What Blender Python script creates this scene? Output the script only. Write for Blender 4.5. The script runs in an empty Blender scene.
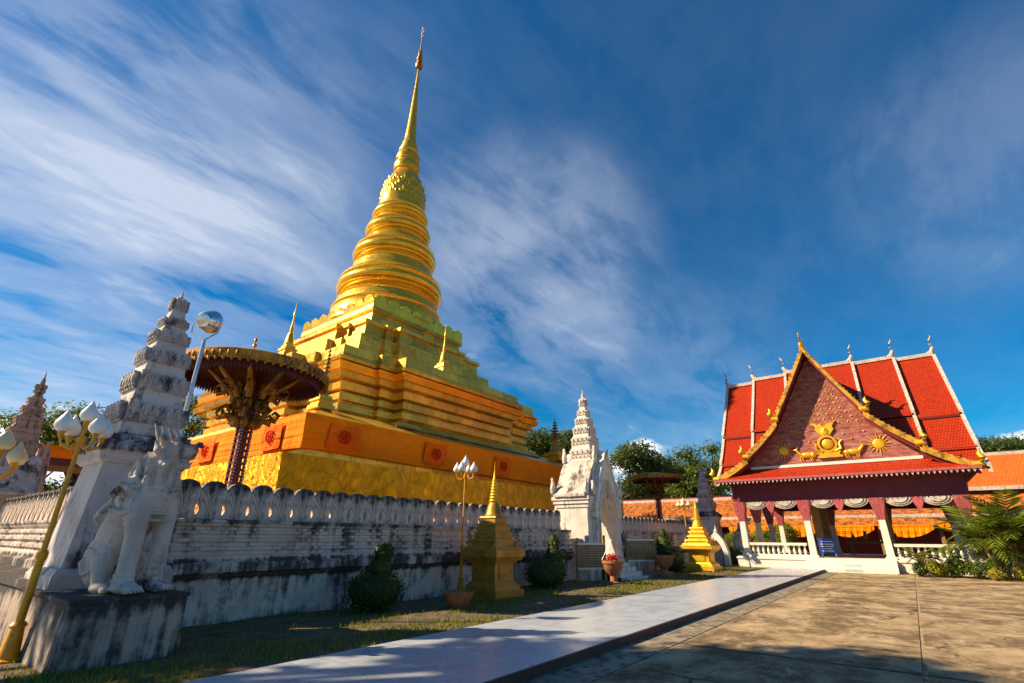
import bpy, math, random
from mathutils import Vector, Matrix, noise as mnoise
import numpy as np
R = math.radians
S = bpy.context.scene
COL = S.collection
random.seed(7)

# ------------------------------------------------------------------ camera, sky, sun, exposure
F_PX, PITCH, ROLL, YAW = 485.0, R(22.0), R(0.4), R(37.5)
fw = Vector((math.cos(YAW)*math.cos(PITCH), math.sin(YAW)*math.cos(PITCH), math.sin(PITCH)))
rt = Vector((math.sin(YAW), -math.cos(YAW), 0)); up = rt.cross(fw)
rt, up = rt*math.cos(ROLL)+up*math.sin(ROLL), up*math.cos(ROLL)-rt*math.sin(ROLL)
cam = bpy.data.cameras.new('camera'); cam_o = bpy.data.objects.new('camera', cam); COL.objects.link(cam_o)
cam.sensor_width = 36; cam.lens = 36*F_PX/1024; cam.clip_end = 4000; cam.clip_start = .05
m = Matrix((rt, up, -fw)).transposed().to_4x4(); m.translation = Vector((0, 0, 1.6)); cam_o.matrix_world = m
S.camera = cam_o
S.view_settings.view_transform = 'Standard'; S.view_settings.look = 'None'
S.view_settings.exposure = 1.0; S.view_settings.gamma = 1; S.view_settings.use_curve_mapping = False

SUN_DIR = Vector((-.86, 1.0, 1.0)).normalized()
sl = bpy.data.lights.new('sun', 'SUN'); sl.energy = 4.5; sl.angle = R(.5); sl.color = (1, .80, .54)
so = bpy.data.objects.new('sun', sl); COL.objects.link(so); so.rotation_euler = SUN_DIR.to_track_quat('Z', 'Y').to_euler()
so.location = (-20, 20, 30)

W = bpy.data.worlds.new('World'); S.world = W; W.use_nodes = True
wt = W.node_tree; wt.nodes.clear()
def N(t, kind, **kw):
    n = t.nodes.new(kind)
    for k, v in kw.items():
        if k in n.inputs: n.inputs[k].default_value = v
        else: setattr(n, k, v)
    return n
def L(t, a, b): t.links.new(a, b)
def math_(t, op, a, b=None, clamp=False):
    n = t.nodes.new('ShaderNodeMath'); n.operation = op; n.use_clamp = clamp
    for i, v in enumerate((a, b)):
        if v is None: continue
        if isinstance(v, (int, float)): n.inputs[i].default_value = v
        else: t.links.new(v, n.inputs[i])
    return n.outputs[0]
def ramp(t, src, stops, interp='LINEAR'):
    n = t.nodes.new('ShaderNodeValToRGB'); n.color_ramp.interpolation = interp
    e = n.color_ramp.elements
    while len(e) < len(stops): e.new(.5)
    for el, (p, c) in zip(e, stops):
        el.position = p; el.color = (c, c, c, 1) if isinstance(c, (int, float)) else (*c, 1)
    t.links.new(src, n.inputs[0]); return n.outputs[0]
def mix(t, fac, a, b, blend='MIX'):
    n = t.nodes.new('ShaderNodeMix'); n.data_type = 'RGBA'; n.blend_type = blend
    for sock, v in ((n.inputs['Factor'], fac), (n.inputs[6], a), (n.inputs[7], b)):
        if isinstance(v, (int, float)): sock.default_value = v
        elif isinstance(v, (tuple, list)): sock.default_value = (*v, 1)
        else: t.links.new(v, sock)
    return n.outputs[2]
sky = N(wt, 'ShaderNodeTexSky', sky_type='NISHITA', sun_disc=False)
sky.sun_elevation = math.asin(SUN_DIR.z); sky.sun_rotation = math.atan2(SUN_DIR.x, SUN_DIR.y)
sky.air_density = 1.0; sky.dust_density = .12; sky.ozone_density = 3.0
hs = N(wt, 'ShaderNodeHueSaturation', Saturation=1.75, Value=.50, Hue=.498); L(wt, sky.outputs[0], hs.inputs['Color'])
tc = N(wt, 'ShaderNodeTexCoord'); sep = N(wt, 'ShaderNodeSeparateXYZ'); L(wt, tc.outputs['Generated'], sep.inputs[0])
zc = math_(wt, 'ADD', math_(wt, 'MAXIMUM', sep.outputs[2], 0.0), .12)
px_, py_ = math_(wt, 'DIVIDE', sep.outputs[0], zc), math_(wt, 'DIVIDE', sep.outputs[1], zc)
cmb = N(wt, 'ShaderNodeCombineXYZ'); L(wt, px_, cmb.inputs[0]); L(wt, py_, cmb.inputs[1])
def cloud_noise(rot, sx, sy, scale, detail, dist, off=(0, 0, 0), rough=.6):
    mp = N(wt, 'ShaderNodeMapping'); mp.inputs['Rotation'].default_value = (0, 0, rot); mp.inputs['Scale'].default_value = (sx, sy, 1)
    mp.inputs['Location'].default_value = off
    L(wt, cmb.outputs[0], mp.inputs[0])
    n = N(wt, 'ShaderNodeTexNoise', Scale=scale, Detail=detail, Distortion=dist, Roughness=rough); L(wt, mp.outputs[0], n.inputs['Vector'])
    return n.outputs[0]
def blob(d, lo, hi):
    vm = wt.nodes.new('ShaderNodeVectorMath'); vm.operation = 'DOT_PRODUCT'
    L(wt, tc.outputs['Generated'], vm.inputs[0]); vm.inputs[1].default_value = Vector(d).normalized()
    return ramp(wt, vm.outputs['Value'], ((lo, 0.0), (hi, 1.0)), 'EASE')
big = cloud_noise(R(-18), .62, 1.7, 1.5, 5, .7)
fluff = cloud_noise(R(-16), .75, 1.7, 4.2, 9, .45, (2, 5, 0), .62)
streak = ramp(wt, math_(wt, 'ADD', math_(wt, 'MULTIPLY', big, .64), math_(wt, 'MULTIPLY', fluff, .36)), ((.39, 0.0), (.52, .45), (.66, 1.0)), 'EASE')
soft = ramp(wt, cloud_noise(R(-30), .8, 1.2, .9, 5, .6, (3, 1, 0)), ((.34, 0.0), (.66, 1.0)), 'EASE')
mask = math_(wt, 'MULTIPLY', blob((.0, .90, .42), .82, .99), .80)
mask = math_(wt, 'ADD', mask, math_(wt, 'MULTIPLY', blob((.70, .49, .51), .955, .999), .66))
mask = math_(wt, 'ADD', mask, math_(wt, 'MULTIPLY', blob((.30, .75, .60), .90, .99), .20))
mask = math_(wt, 'ADD', mask, math_(wt, 'MULTIPLY', blob((.84, -.21, .50), .975, .998), .22))
mask = math_(wt, 'ADD', mask, math_(wt, 'MULTIPLY', blob((.90, .33, .24), .96, .995), .25))
mask = math_(wt, 'ADD', mask, .085)
cl = math_(wt, 'MULTIPLY', math_(wt, 'ADD', math_(wt, 'MULTIPLY', streak, .75), math_(wt, 'MULTIPLY', soft, .45)), mask, clamp=True)
cloud_col = (3.1, 3.4, 4.0)
base = mix(wt, math_(wt, 'MULTIPLY', cl, .82), hs.outputs[0], cloud_col)
# low cumulus bank near the horizon
mpc = N(wt, 'ShaderNodeMapping'); mpc.inputs['Scale'].default_value = (1, 1, 2.6); L(wt, tc.outputs['Generated'], mpc.inputs[0])
cn = N(wt, 'ShaderNodeTexNoise', Scale=6.5, Detail=9, Roughness=.55); L(wt, mpc.outputs[0], cn.inputs['Vector'])
band = ramp(wt, sep.outputs[2], ((0.0, .30), (.10, .26), (.165, .10), (.20, -.0)))
side = math_(wt, 'ADD', blob((.0, .98, .13), .93, .985), math_(wt, 'ADD', math_(wt, 'MULTIPLY', blob((.97, -.22, .12), .985, .999), .8), math_(wt, 'MULTIPLY', blob((.86, .47, .16), .93, .985), .85)))
cm = ramp(wt, math_(wt, 'ADD', math_(wt, 'MULTIPLY', cn.outputs[0], .75), math_(wt, 'MULTIPLY', band, side)), ((.50, 0.0), (.60, 1.0)))
cshade = mix(wt, ramp(wt, cn.outputs[0], ((.38, 0.0), (.62, 1.0))), (3.8, 4.1, 5.0), (8.0, 7.6, 7.0))
base = mix(wt, math_(wt, 'MULTIPLY', math_(wt, 'MULTIPLY', cm, side, clamp=True), .92), base, cshade)
bg = N(wt, 'ShaderNodeBackground', Strength=.115); L(wt, base, bg.inputs[0])
wo = N(wt, 'ShaderNodeOutputWorld'); L(wt, bg.outputs[0], wo.inputs[0])

# ------------------------------------------------------------------ mesh helper
class MB:
    def __init__(s): s.v, s.f = [], []
    def add(s, vs, fs):
        o = len(s.v); s.v += [tuple(v) for v in vs]; s.f += [tuple(i+o for i in f) for f in fs]; return s
    def box(s, x0, x1, y0, y1, z0, z1):
        return s.add([(x0,y0,z0),(x1,y0,z0),(x1,y1,z0),(x0,y1,z0),(x0,y0,z1),(x1,y0,z1),(x1,y1,z1),(x0,y1,z1)],
                     [(0,3,2,1),(4,5,6,7),(0,1,5,4),(1,2,6,5),(2,3,7,6),(3,0,4,7)])
    def cbox(s, c, sz, rz=0, rx=0, ry=0):
        M_ = Matrix.Translation(c) @ Matrix.Rotation(rz,4,'Z') @ Matrix.Rotation(ry,4,'Y') @ Matrix.Rotation(rx,4,'X')
        b = MB().box(-sz[0]/2,sz[0]/2,-sz[1]/2,sz[1]/2,-sz[2]/2,sz[2]/2)
        return s.add([M_ @ Vector(v) for v in b.v], b.f)
    def loft(s, rings, cap=True, closed=True):
        n = len(rings[0]); vs = [p for r in rings for p in r]; fs = []
        for i in range(len(rings)-1):
            for j in range(n if closed else n-1):
                k = (j+1) % n
                fs.append((i*n+j, i*n+k, (i+1)*n+k, (i+1)*n+j))
        if cap:
            fs.append(tuple(range(n-1,-1,-1))); fs.append(tuple((len(rings)-1)*n+j for j in range(n)))
        return s.add(vs, fs)
    def lathe(s, prof, c=(0,0), n=24, cap=True, cf=None, rot=0):
        rings = []
        for z, r in prof:
            cx, cy = cf(z) if cf else c
            rings.append([(cx+r*math.cos(2*math.pi*j/n+rot), cy+r*math.sin(2*math.pi*j/n+rot), z) for j in range(n)])
        return s.loft(rings, cap)
    def tube(s, pts, rad, n=8, cap=True):
        pts = [Vector(p) for p in pts]; rings = []
        rad = rad if isinstance(rad, (list, tuple)) else [rad]*len(pts)
        ref = None
        for i, p in enumerate(pts):
            d = (pts[min(i+1,len(pts)-1)]-pts[max(i-1,0)]).normalized()
            if ref is None: ref = Vector((0,0,1)) if abs(d.z) < .9 else Vector((1,0,0))
            a = d.cross(ref).normalized(); b = d.cross(a).normalized()
            ref = -(b) if False else ref
            rings.append([p+(a*math.cos(2*math.pi*j/n)+b*math.sin(2*math.pi*j/n))*rad[i] for j in range(n)])
        return s.loft(rings, cap)
    def ext(s, poly, off):
        off = Vector(off); a = [Vector(p) for p in poly]
        return s.loft([a, [p+off for p in a]])
    def ell(s, c, r, n=12, m=8, rz=0, rx=0):
        M_ = Matrix.Translation(c) @ Matrix.Rotation(rz,4,'Z') @ Matrix.Rotation(rx,4,'X')
        rings = []
        for i in range(1, m):
            a = -math.pi/2+math.pi*i/m
            rings.append([M_ @ Vector((r[0]*math.cos(a)*math.cos(2*math.pi*j/n), r[1]*math.cos(a)*math.sin(2*math.pi*j/n), r[2]*math.sin(a))) for j in range(n)])
        return s.loft(rings)
    def move(s, M_):
        s.v = [tuple(M_ @ Vector(v)) for v in s.v]; return s
    def join(s, o): return s.add(o.v, o.f)
    def build(s, name, mat, parent=None, smooth=None, label=None):
        me = bpy.data.meshes.new(name); me.from_pydata(s.v, [], s.f); me.update()
        o = bpy.data.objects.new(name, me); COL.objects.link(o); me.materials.append(mat)
        import bmesh
        bm = bmesh.new(); bm.from_mesh(me); bmesh.ops.recalc_face_normals(bm, faces=bm.faces); bm.to_mesh(me); bm.free()
        if smooth:
            me.shade_smooth(); me.set_sharp_from_angle(angle=R(smooth))
        if parent:
            o.parent = parent; o.matrix_parent_inverse = Matrix.LocRotScale(parent.location, parent.rotation_euler, None).inverted()
        if label: o['label'] = label
        return o
def thing(name, label, cat, loc=(0,0,0), group=None):
    o = bpy.data.objects.new(name, None); COL.objects.link(o); o.location = loc; o.empty_display_size = .3
    o['label'] = label; o['category'] = cat
    if group: o['group'] = group
    return o
def tag(o, label, cat, group=None):
    o['label'] = label; o['category'] = cat
    if group: o['group'] = group
    return o
def struct(o, kind='structure'): o['kind'] = kind; return o
KIDS = {}
def dup(root, loc=None, rz=None, scale=None, label=None, group=None):
    def cp(o, parent):
        c = o.copy(); COL.objects.link(c)
        if parent: c.parent = parent; c.matrix_parent_inverse = o.matrix_parent_inverse.copy()
        for ch in [x for x in o.children]: cp(ch, c)
        return c
    r = cp(root, None)
    if loc is not None: r.location = loc
    if rz is not None: r.rotation_euler = (0,0,rz)
    if scale is not None: r.scale = (scale,)*3 if isinstance(scale,(int,float)) else scale
    if label: r['label'] = label
    if group: r['group'] = group
    return r

# ------------------------------------------------------------------ materials
def newmat(name):
    m_ = bpy.data.materials.new(name); m_.use_nodes = True; t = m_.node_tree
    return m_, t, t.nodes['Principled BSDF']
def objco(t, scale=(1,1,1), rot=(0,0,0)):
    c = N(t, 'ShaderNodeTexCoord'); mp = N(t, 'ShaderNodeMapping'); mp.inputs['Scale'].default_value = scale; mp.inputs['Rotation'].default_value = rot
    L(t, c.outputs['Object'], mp.inputs[0]); return mp.outputs[0]
def nz(t, vec, scale, detail=6, rough=.6, dist=0):
    n = N(t, 'ShaderNodeTexNoise', Scale=scale, Detail=detail, Roughness=rough, Distortion=dist); L(t, vec, n.inputs['Vector']); return n.outputs[0]
def bump(t, bs, h, strength=.3, dist=.02):
    b = N(t, 'ShaderNodeBump', Strength=strength, Distance=dist); L(t, h, b.inputs['Height']); L(t, b.outputs[0], bs.inputs['Normal']); return b
def scl(c, k): return tuple(x*k for x in c)
def basic(name, col, rough=.6, metal=0, var=.25, vs=2.0, bs_=25, bst=.15, bd=.01, col2=None, spec=.5, c2r=(.45,.6)):
    m_, t, b = newmat(name); v = objco(t)
    c = ramp(t, nz(t, v, vs), ((.3, scl(col, 1-var)), (.7, scl(col, 1+var))))
    if col2: c = mix(t, ramp(t, nz(t, v, vs*2.3, 8, .65), ((c2r[0], 0.0), (c2r[1], 1.0))), c, col2)
    L(t, c, b.inputs['Base Color'])
    b.inputs['Metallic'].default_value = metal; b.inputs['Roughness'].default_value = rough
    b.inputs['Specular IOR Level'].default_value = spec
    bump(t, b, nz(t, v, bs_), bst, bd); return m_
def plaster(name, col, bands=(), grime=.5, warm=None, streak_amt=.5, dark=(.018,.016,.017)):
    """whitewashed masonry with black mould: blotches, rain streaks and heavier growth on given height bands (ledges that hold water)"""
    m_, t, b = newmat(name); v = objco(t)
    c = ramp(t, nz(t, v, 1.3, 8), ((.3, scl(col,.72)), (.5, col), (.72, scl(col,1.12))))
    c = mix(t, ramp(t, nz(t, v, 2.2, 9, .7), ((.52,0.0),(.66,.55))), c, warm or (.42,.30,.20))
    ctr = lambda q, k: math_(t, 'ADD', math_(t, 'MULTIPLY', math_(t, 'SUBTRACT', q, .5), k), .5)
    stv = objco(t, (3.2, 3.2, .22)); st = ctr(nz(t, stv, 1.6, 8, .65), 1.7)
    blot = ctr(nz(t, v, 1.5, 10, .72), 1.9)
    cz = N(t, 'ShaderNodeTexCoord'); sp = N(t, 'ShaderNodeSeparateXYZ'); L(t, cz.outputs['Object'], sp.inputs[0])
    tot = math_(t, 'ADD', math_(t, 'MULTIPLY', st, streak_amt), math_(t, 'MULTIPLY', blot, 1-streak_amt))
    for z0, z1, z2, z3, amt in bands:
        mr = N(t, 'ShaderNodeMapRange', interpolation_type='SMOOTHSTEP'); L(t, sp.outputs[2], mr.inputs[0]); mr.inputs[1].default_value = z0; mr.inputs[2].default_value = z1
        mr2 = N(t, 'ShaderNodeMapRange', interpolation_type='SMOOTHSTEP'); L(t, sp.outputs[2], mr2.inputs[0]); mr2.inputs[1].default_value = z3; mr2.inputs[2].default_value = z2
        tot = math_(t, 'ADD', tot, math_(t, 'MULTIPLY', math_(t, 'MULTIPLY', mr.outputs[0], mr2.outputs[0]), amt))
    lo = .70-grime*.3
    k = ramp(t, tot, ((lo, 0.0), (lo+.17, .94)))
    c = mix(t, k, c, ramp(t, nz(t, v, 14, 5), ((.35, dark), (.7, scl(dark, 3.2)))))
    L(t, c, b.inputs['Base Color']); b.inputs['Roughness'].default_value = .85; b.inputs['Specular IOR Level'].default_value = .25
    h = math_(t, 'ADD', nz(t, v, 9, 8, .7), math_(t, 'MULTIPLY', nz(t, v, 60, 4), .35))
    bump(t, b, h, .55, .03); return m_
def carve(mt):
    t = mt.node_tree; b = t.nodes['Principled BSDF']; old = b.inputs['Normal'].links[0].from_node
    v = objco(t); sp = N(t,'ShaderNodeSeparateXYZ'); L(t,v,sp.inputs[0])
    vo = N(t,'ShaderNodeTexVoronoi',Scale=9.0); L(t,objco(t,(1,1,.62)),vo.inputs['Vector'])
    up_ = N(t,'ShaderNodeMapRange',interpolation_type='SMOOTHSTEP'); L(t,sp.outputs[2],up_.inputs[0]); up_.inputs[1].default_value=1.15; up_.inputs[2].default_value=1.4
    h = math_(t,'MULTIPLY',math_(t,'MULTIPLY',vo.outputs['Distance'],up_.outputs[0]),-1.0)
    n = N(t,'ShaderNodeBump',Strength=.5,Distance=.03); L(t,h,n.inputs['Height']); L(t,old.outputs[0],n.inputs['Normal']); L(t,n.outputs[0],b.inputs['Normal']); return mt
def gold(name, col, rough=.32, panel=None, metal=.9, grimec=(.16,.085,.015), grime=(.56,.72), bst=.25, bs_=18, redc=None):
    m_, t, b = newmat(name); v = objco(t)
    c = ramp(t, nz(t, v, .9, 7), ((.3, scl(col,.78)), (.7, scl(col,1.1))))
    g = ramp(t, nz(t, v, 2.6, 9, .7), ((grime[0],0.0),(grime[1],.8)))
    c = mix(t, g, c, grimec)
    h = nz(t, v, bs_, 5)
    if panel:
        sp = N(t, 'ShaderNodeSeparateXYZ'); L(t, v, sp.inputs[0]); cb = N(t, 'ShaderNodeCombineXYZ')
        L(t, math_(t, 'ADD', sp.outputs[0], sp.outputs[1]), cb.inputs[0]); L(t, sp.outputs[2], cb.inputs[1])
        br = N(t, 'ShaderNodeTexBrick', Scale=1.0); br.inputs['Mortar Size'].default_value = .012; br.inputs['Brick Width'].default_value = panel[0]; br.inputs['Row Height'].default_value = panel[1]
        br.inputs['Color1'].default_value = (.62,.64,.68,1); br.inputs['Color2'].default_value = (1.08,1.06,1.0,1); br.inputs['Mortar'].default_value = (.42,.30,.22,1)
        br.inputs['Bias'].default_value = 0; L(t, cb.outputs[0], br.inputs['Vector'])
        c = mix(t, 1.0, c, br.outputs['Color'], 'MULTIPLY')
        h = math_(t, 'ADD', h, math_(t, 'MULTIPLY', br.outputs['Fac'], -1.2))
    L(t, c, b.inputs['Base Color']); b.inputs['Metallic'].default_value = metal
    L(t, ramp(t, nz(t, v, 3, 6), ((.3, rough*.75), (.7, rough*1.45))), b.inputs['Roughness'])
    bump(t, b, h, bst, .02); return m_
def tiles(name, col, ax, row=.28, wid=.2, col2=None, var=.25, moss=None, mr=(.5,.64)):
    """ax: which object axes run along (rows' length, slope)"""
    m_, t, b = newmat(name); v = objco(t)
    sp = N(t, 'ShaderNodeSeparateXYZ'); L(t, v, sp.inputs[0]); cb = N(t, 'ShaderNodeCombineXYZ')
    L(t, sp.outputs[ax[0]], cb.inputs[0]); L(t, sp.outputs[ax[1]], cb.inputs[1])
    br = N(t, 'ShaderNodeTexBrick', Scale=1.0); br.inputs['Mortar Size'].default_value = .018; br.inputs['Brick Width'].default_value = wid; br.inputs['Row Height'].default_value = row
    br.inputs['Color1'].default_value = (*scl(col,1-var),1); br.inputs['Color2'].default_value = (*scl(col,1+var),1); br.inputs['Mortar'].default_value = (*scl(col,.38),1)
    L(t, cb.outputs[0], br.inputs['Vector'])
    c = mix(t, ramp(t, nz(t, v, .9, 9, .7), ((.35,0.0),(.65,.75))), br.outputs['Color'], col2 or scl(col,.6))
    c = mix(t, ramp(t, nz(t, v, 5, 9, .8), ((.50,0.0),(.70,.6))), c, scl(col,.42))
    if moss: c = mix(t, ramp(t, nz(t, v, 2.4, 9, .72), ((mr[0],0.0),(mr[1],.9))), c, moss)
    L(t, c, b.inputs['Base Color']); b.inputs['Roughness'].default_value = .55; b.inputs['Specular IOR Level'].default_value = .15
    wv = math_(t, 'FRACT', math_(t, 'DIVIDE', sp.outputs[ax[1]], row))
    h = math_(t, 'ADD', math_(t, 'MULTIPLY', wv, -1.0), math_(t, 'MULTIPLY', br.outputs['Fac'], -.5))
    bump(t, b, h, .6, .04); return m_
def leafmat(name, c1, c2, rough=.45, trans=.3):
    m_, t, b = newmat(name)
    g = N(t, 'ShaderNodeNewGeometry'); c = ramp(t, g.outputs['Random Per Island'], ((0.0, c1), (1.0, c2)))
    L(t, c, b.inputs['Base Color']); b.inputs['Roughness'].default_value = rough; b.inputs['Specular IOR Level'].default_value = .3
    tr = N(t, 'ShaderNodeBsdfTranslucent'); L(t, mix(t, .5, c, scl(c2, 1.3)), tr.inputs[0])
    mx = N(t, 'ShaderNodeMixShader', Fac=trans); L(t, b.outputs[0], mx.inputs[1]); L(t, tr.outputs[0], mx.inputs[2])
    L(t, mx.outputs[0], t.nodes['Material Output'].inputs[0]); return m_

WHITE = (.70,.57,.475)
M = {}
M['wall'] = plaster('stained_whitewash', WHITE, ((.72,.86,1.14,1.24,.23), (1.78,1.86,1.99,2.08,.18), (1.22,1.3,1.75,1.85,.10),(.10,.80,.86,.95,.10),(-.3,-.2,.05,.30,.10)), .42)
M['merlon'] = plaster('merlon_whitewash', scl(WHITE,1.0), ((2.30,2.64,3,3.1,.30),(1.85,1.88,1.96,2.2,.16)), .44)
M['shrine'] = plaster('pale_whitewash', (.74,.66,.57), (), .42, (.5,.40,.30))
M['gate_roof'] = plaster('weathered_roof_plaster', (.60,.53,.46), (), .70, (.30,.24,.18))
M['tower'] = plaster('tower_whitewash', (.62,.55,.52), ((2.86,2.93,3.14,3.3,.26),(1.0,1.05,1.4,2.2,.10)), .36)
M['lion'] = plaster('lion_plaster', (.64,.53,.45), ((1.05,1.6,2.3,2.5,.09),(.0,.05,.10,.2,.10)), .40, streak_amt=.3)
M['leafrow'] = plaster('stucco_leaf_plaster', (.52,.46,.44), (), .62)
M['pedestal'] = plaster('mouldy_pedestal', (.44,.35,.28), ((-.5,-.4,2,3,.06),(.55,.8,1,1.1,.18)), .63, streak_amt=.5)
M['pink_tower'] = plaster('pinkish_old_plaster', (.46,.33,.27), (), .66)
M['chedi'] = gold('gilt_copper_sheet', (1.0,.575,.055), .34, (1.15,.62), .58, bst=.4, bs_=7)
M['chedi_round'] = gold('gilt_copper_rings', (1.0,.56,.035), .25, None, .64, bst=.35, bs_=6, grime=(.60,.78))
M['strip'] = gold('bright_gilt_strip', (1.0,.42,.015), .3, None, .6, grime=(.7,.9))
M['goldpaint'] = gold('old_gold_paint', (.56,.26,.025), .42, None, .35, (.14,.06,.012), (.50,.68))
M['bargegold'] = gold('weathered_barge_gold', (.70,.36,.03), .45, None, .3, (.10,.04,.01), (.47,.60))
M['brightgold'] = gold('bright_gold_paint', (.95,.52,.03), .38, None, .55, (.3,.13,.01), (.6,.8))
M['darkgold'] = gold('tarnished_gold', (.62,.27,.022), .45, None, .4, (.08,.03,.008), (.44,.60))
M['yellowpost'] = basic('yellow_post_paint', (.72,.31,.004), .42, .0, .2, 5, 30, .1, col2=(.3,.16,.02), c2r=(.58,.72))
def cloth(name, col, rough=.7, metal=0, fold=5.5):
    m_, t, b = newmat(name); v = objco(t)
    sp = N(t, 'ShaderNodeSeparateXYZ'); L(t, v, sp.inputs[0]); cb = N(t, 'ShaderNodeCombineXYZ')
    L(t, math_(t, 'ADD', sp.outputs[0], sp.outputs[1]), cb.inputs[0]); L(t, math_(t, 'MULTIPLY', sp.outputs[2], .55), cb.inputs[1])
    n1 = nz(t, cb.outputs[0], fold, 7, .55, 1.2); n2 = nz(t, v, .8, 5)
    c2_ = N(t, 'ShaderNodeCombineXYZ'); L(t, math_(t,'MULTIPLY',math_(t, 'ADD', sp.outputs[0], sp.outputs[1]),.10), c2_.inputs[0]); L(t, math_(t, 'MULTIPLY', sp.outputs[2], 3.2), c2_.inputs[1]); pl = nz(t, c2_.outputs[0], 1.3, 3, .5, .3)
    L(t, ramp(t, n2, ((.3, scl(col,.82)), (.7, scl(col,1.12)))), b.inputs['Base Color'])
    b.inputs['Roughness'].default_value = rough; b.inputs['Metallic'].default_value = metal; b.inputs['Specular IOR Level'].default_value = .12
    bump(t, b, math_(t,'ADD',n1,math_(t,'MULTIPLY',pl,.9 if metal==0 else 0.0)), 1.0, .14 if metal == 0 else .42); return m_
M['goldcloth'] = cloth('gold_cloth', (1.0,.47,.012), .36, .62, 2.6)
M['orange'] = cloth('orange_cloth', (1.0,.25,.002), .8, 0, 1.6)
M['flag'] = cloth('flag_cloth', (.94,.155,.004), .8, 0, 2)
M['flagred'] = basic('flag_red_print', (.58,.03,.004), .8, spec=.1)
M['redroof'] = tiles('red_glazed_tile', (.47,.040,.006), (1,2), .17, .13, (.36,.022,.006), .2)
M['redroof_x'] = tiles('red_glazed_tile_side', (.47,.040,.006), (0,2), .17, .13, (.36,.022,.006), .2)
M['oldroof'] = tiles('old_orange_tile', (.55,.15,.03), (1,2), .22, .24, (.62,.20,.03), .3, (.10,.055,.02), (.47,.58))
M['oldroof_clean'] = tiles('orange_tile', (.68,.16,.02), (1,2), .2, .24, (.56,.12,.02), .2)
M['maroon'] = basic('maroon_paint', (.17,.010,.018), .55, 0, .2, 1.5)
M['pinkcol'] = basic('faded_crimson_paint', (.42,.075,.085), .5, 0, .35, 9, col2=(.55,.36,.22), c2r=(.56,.66))
M['tymp'] = None
M['white'] = basic('cream_white_paint', (.74,.68,.58), .6, 0, .08, 3, 30, .1, col2=(.45,.38,.3), c2r=(.6,.8))
M['barge'] = basic('roof_edge_white', (.54,.46,.38), .6, 0, .2, 3, 30, .1, col2=(.20,.16,.12), c2r=(.50,.68))
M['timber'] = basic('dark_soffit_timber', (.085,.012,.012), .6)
M['bark'] = basic('bark', (.10,.07,.045), .9, 0, .4, 4, 20, .6, .03)
M['terracotta'] = basic('terracotta', (.38,.13,.045), .75, 0, .25, 5, 30, .2, col2=(.16,.07,.03), c2r=(.5,.7))
M['board'] = basic('weathered_board_wood', (.26,.17,.06), .7, 0, .3, 4, 30, .2)
M['sun_gold'] = M['brightgold']
M['metal'] = basic('galvanised_steel', (.55,.56,.58), .35, .85, .15, 6, 40, .1)
M['reflector'] = basic('polished_reflector', (.80,.80,.80), .24, 1.0, .12, 6, 30, .5)
M['lampglass'] = basic('milky_lamp_glass', (.82,.80,.74), .3, 0, .05, 3)
M['yellowglass'] = basic('cream_lamp_glass', (.85,.66,.36), .3, 0, .05, 3)
M['redpost'] = basic('dark_red_lattice_paint', (.16,.018,.014), .5, .1, .25, 6)
M['soffit_red'] = basic('dark_red_lining', (.06,.010,.007), .7, 0, .3, 6, spec=.2)
M['bronze'] = gold('dark_bronze_gilt', (.42,.18,.018), .5, None, .4, (.04,.018,.01), (.46,.62))
M['fringe'] = basic('dark_crimson_fringe', (.085,.008,.010), .6)
M['pearl'] = basic('pale_bead', (.62,.52,.40), .5)
M['blue'] = basic('blue_sign_paint', (.015,.06,.30), .4, 0, .1)
M['signwhite'] = basic('white_sign_paint', (.7,.72,.75), .5)
M['teal'] = basic('teal_step_stripe', (.22,.42,.42), .6)
M['soil'] = basic('red_brown_soil', (.19,.10,.05), .95, 0, .35, 3, 30, .5, .03)
M['petal'] = basic('red_flower', (.5,.02,.015), .6)

# pavement: sun-baked concrete with dark lichen in long streaks
m_, t, b = newmat('lichen_concrete'); v = objco(t)
c = ramp(t, nz(t, v, .7, 8), ((.3, (.36,.25,.13)), (.5, (.50,.37,.21)), (.72, (.62,.48,.29))))
k = ramp(t, nz(t, objco(t, (.8,1.05,1)), .85, 13, .76, .2), ((.42, 0.0), (.57, .94)))
c = mix(t, k, c, ramp(t, nz(t, v, 6, 9, .75), ((.3,(.07,.045,.022)),(.55,(.18,.12,.06)),(.72,(.34,.24,.13)))))
k2 = ramp(t, nz(t, objco(t, (.7,1.1,1)), 1.25, 11, .74, .3), ((.56, 0.0), (.64, .85)))
c = mix(t, k2, c, (.60,.46,.29))
c = mix(t, ramp(t, nz(t, v, 40, 6, .85), ((.40,0.0),(.75,.55))), c, (.06,.036,.018))
wv_ = t.nodes.new('ShaderNodeVectorMath'); wv_.operation='ADD'; wn=N(t,'ShaderNodeTexNoise',Scale=1.1,Detail=6); L(t,v,wn.inputs['Vector']); L(t,v,wv_.inputs[0]); L(t,wn.outputs['Color'],wv_.inputs[1])
vo=N(t,'ShaderNodeTexVoronoi',Scale=.33,feature='DISTANCE_TO_EDGE'); L(t,wv_.outputs[0],vo.inputs['Vector'])
crack=ramp(t,vo.outputs['Distance'],((0.0,1.0),(.006,.8),(.012,0.0)))
c=mix(t, math_(t,'MULTIPLY',crack,ramp(t,nz(t,v,.5,3),((.45,0.0),(.55,.85)))), c, (.05,.035,.02))
L(t, c, b.inputs['Base Color']); b.inputs['Roughness'].default_value = .9; b.inputs['Specular IOR Level'].default_value = .2
bump(t, b, math_(t, 'ADD', nz(t, v, 5, 8, .7), math_(t,'MULTIPLY', nz(t, v, 70, 5, .8), .8)), .5, .015); M['pave'] = m_
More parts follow.
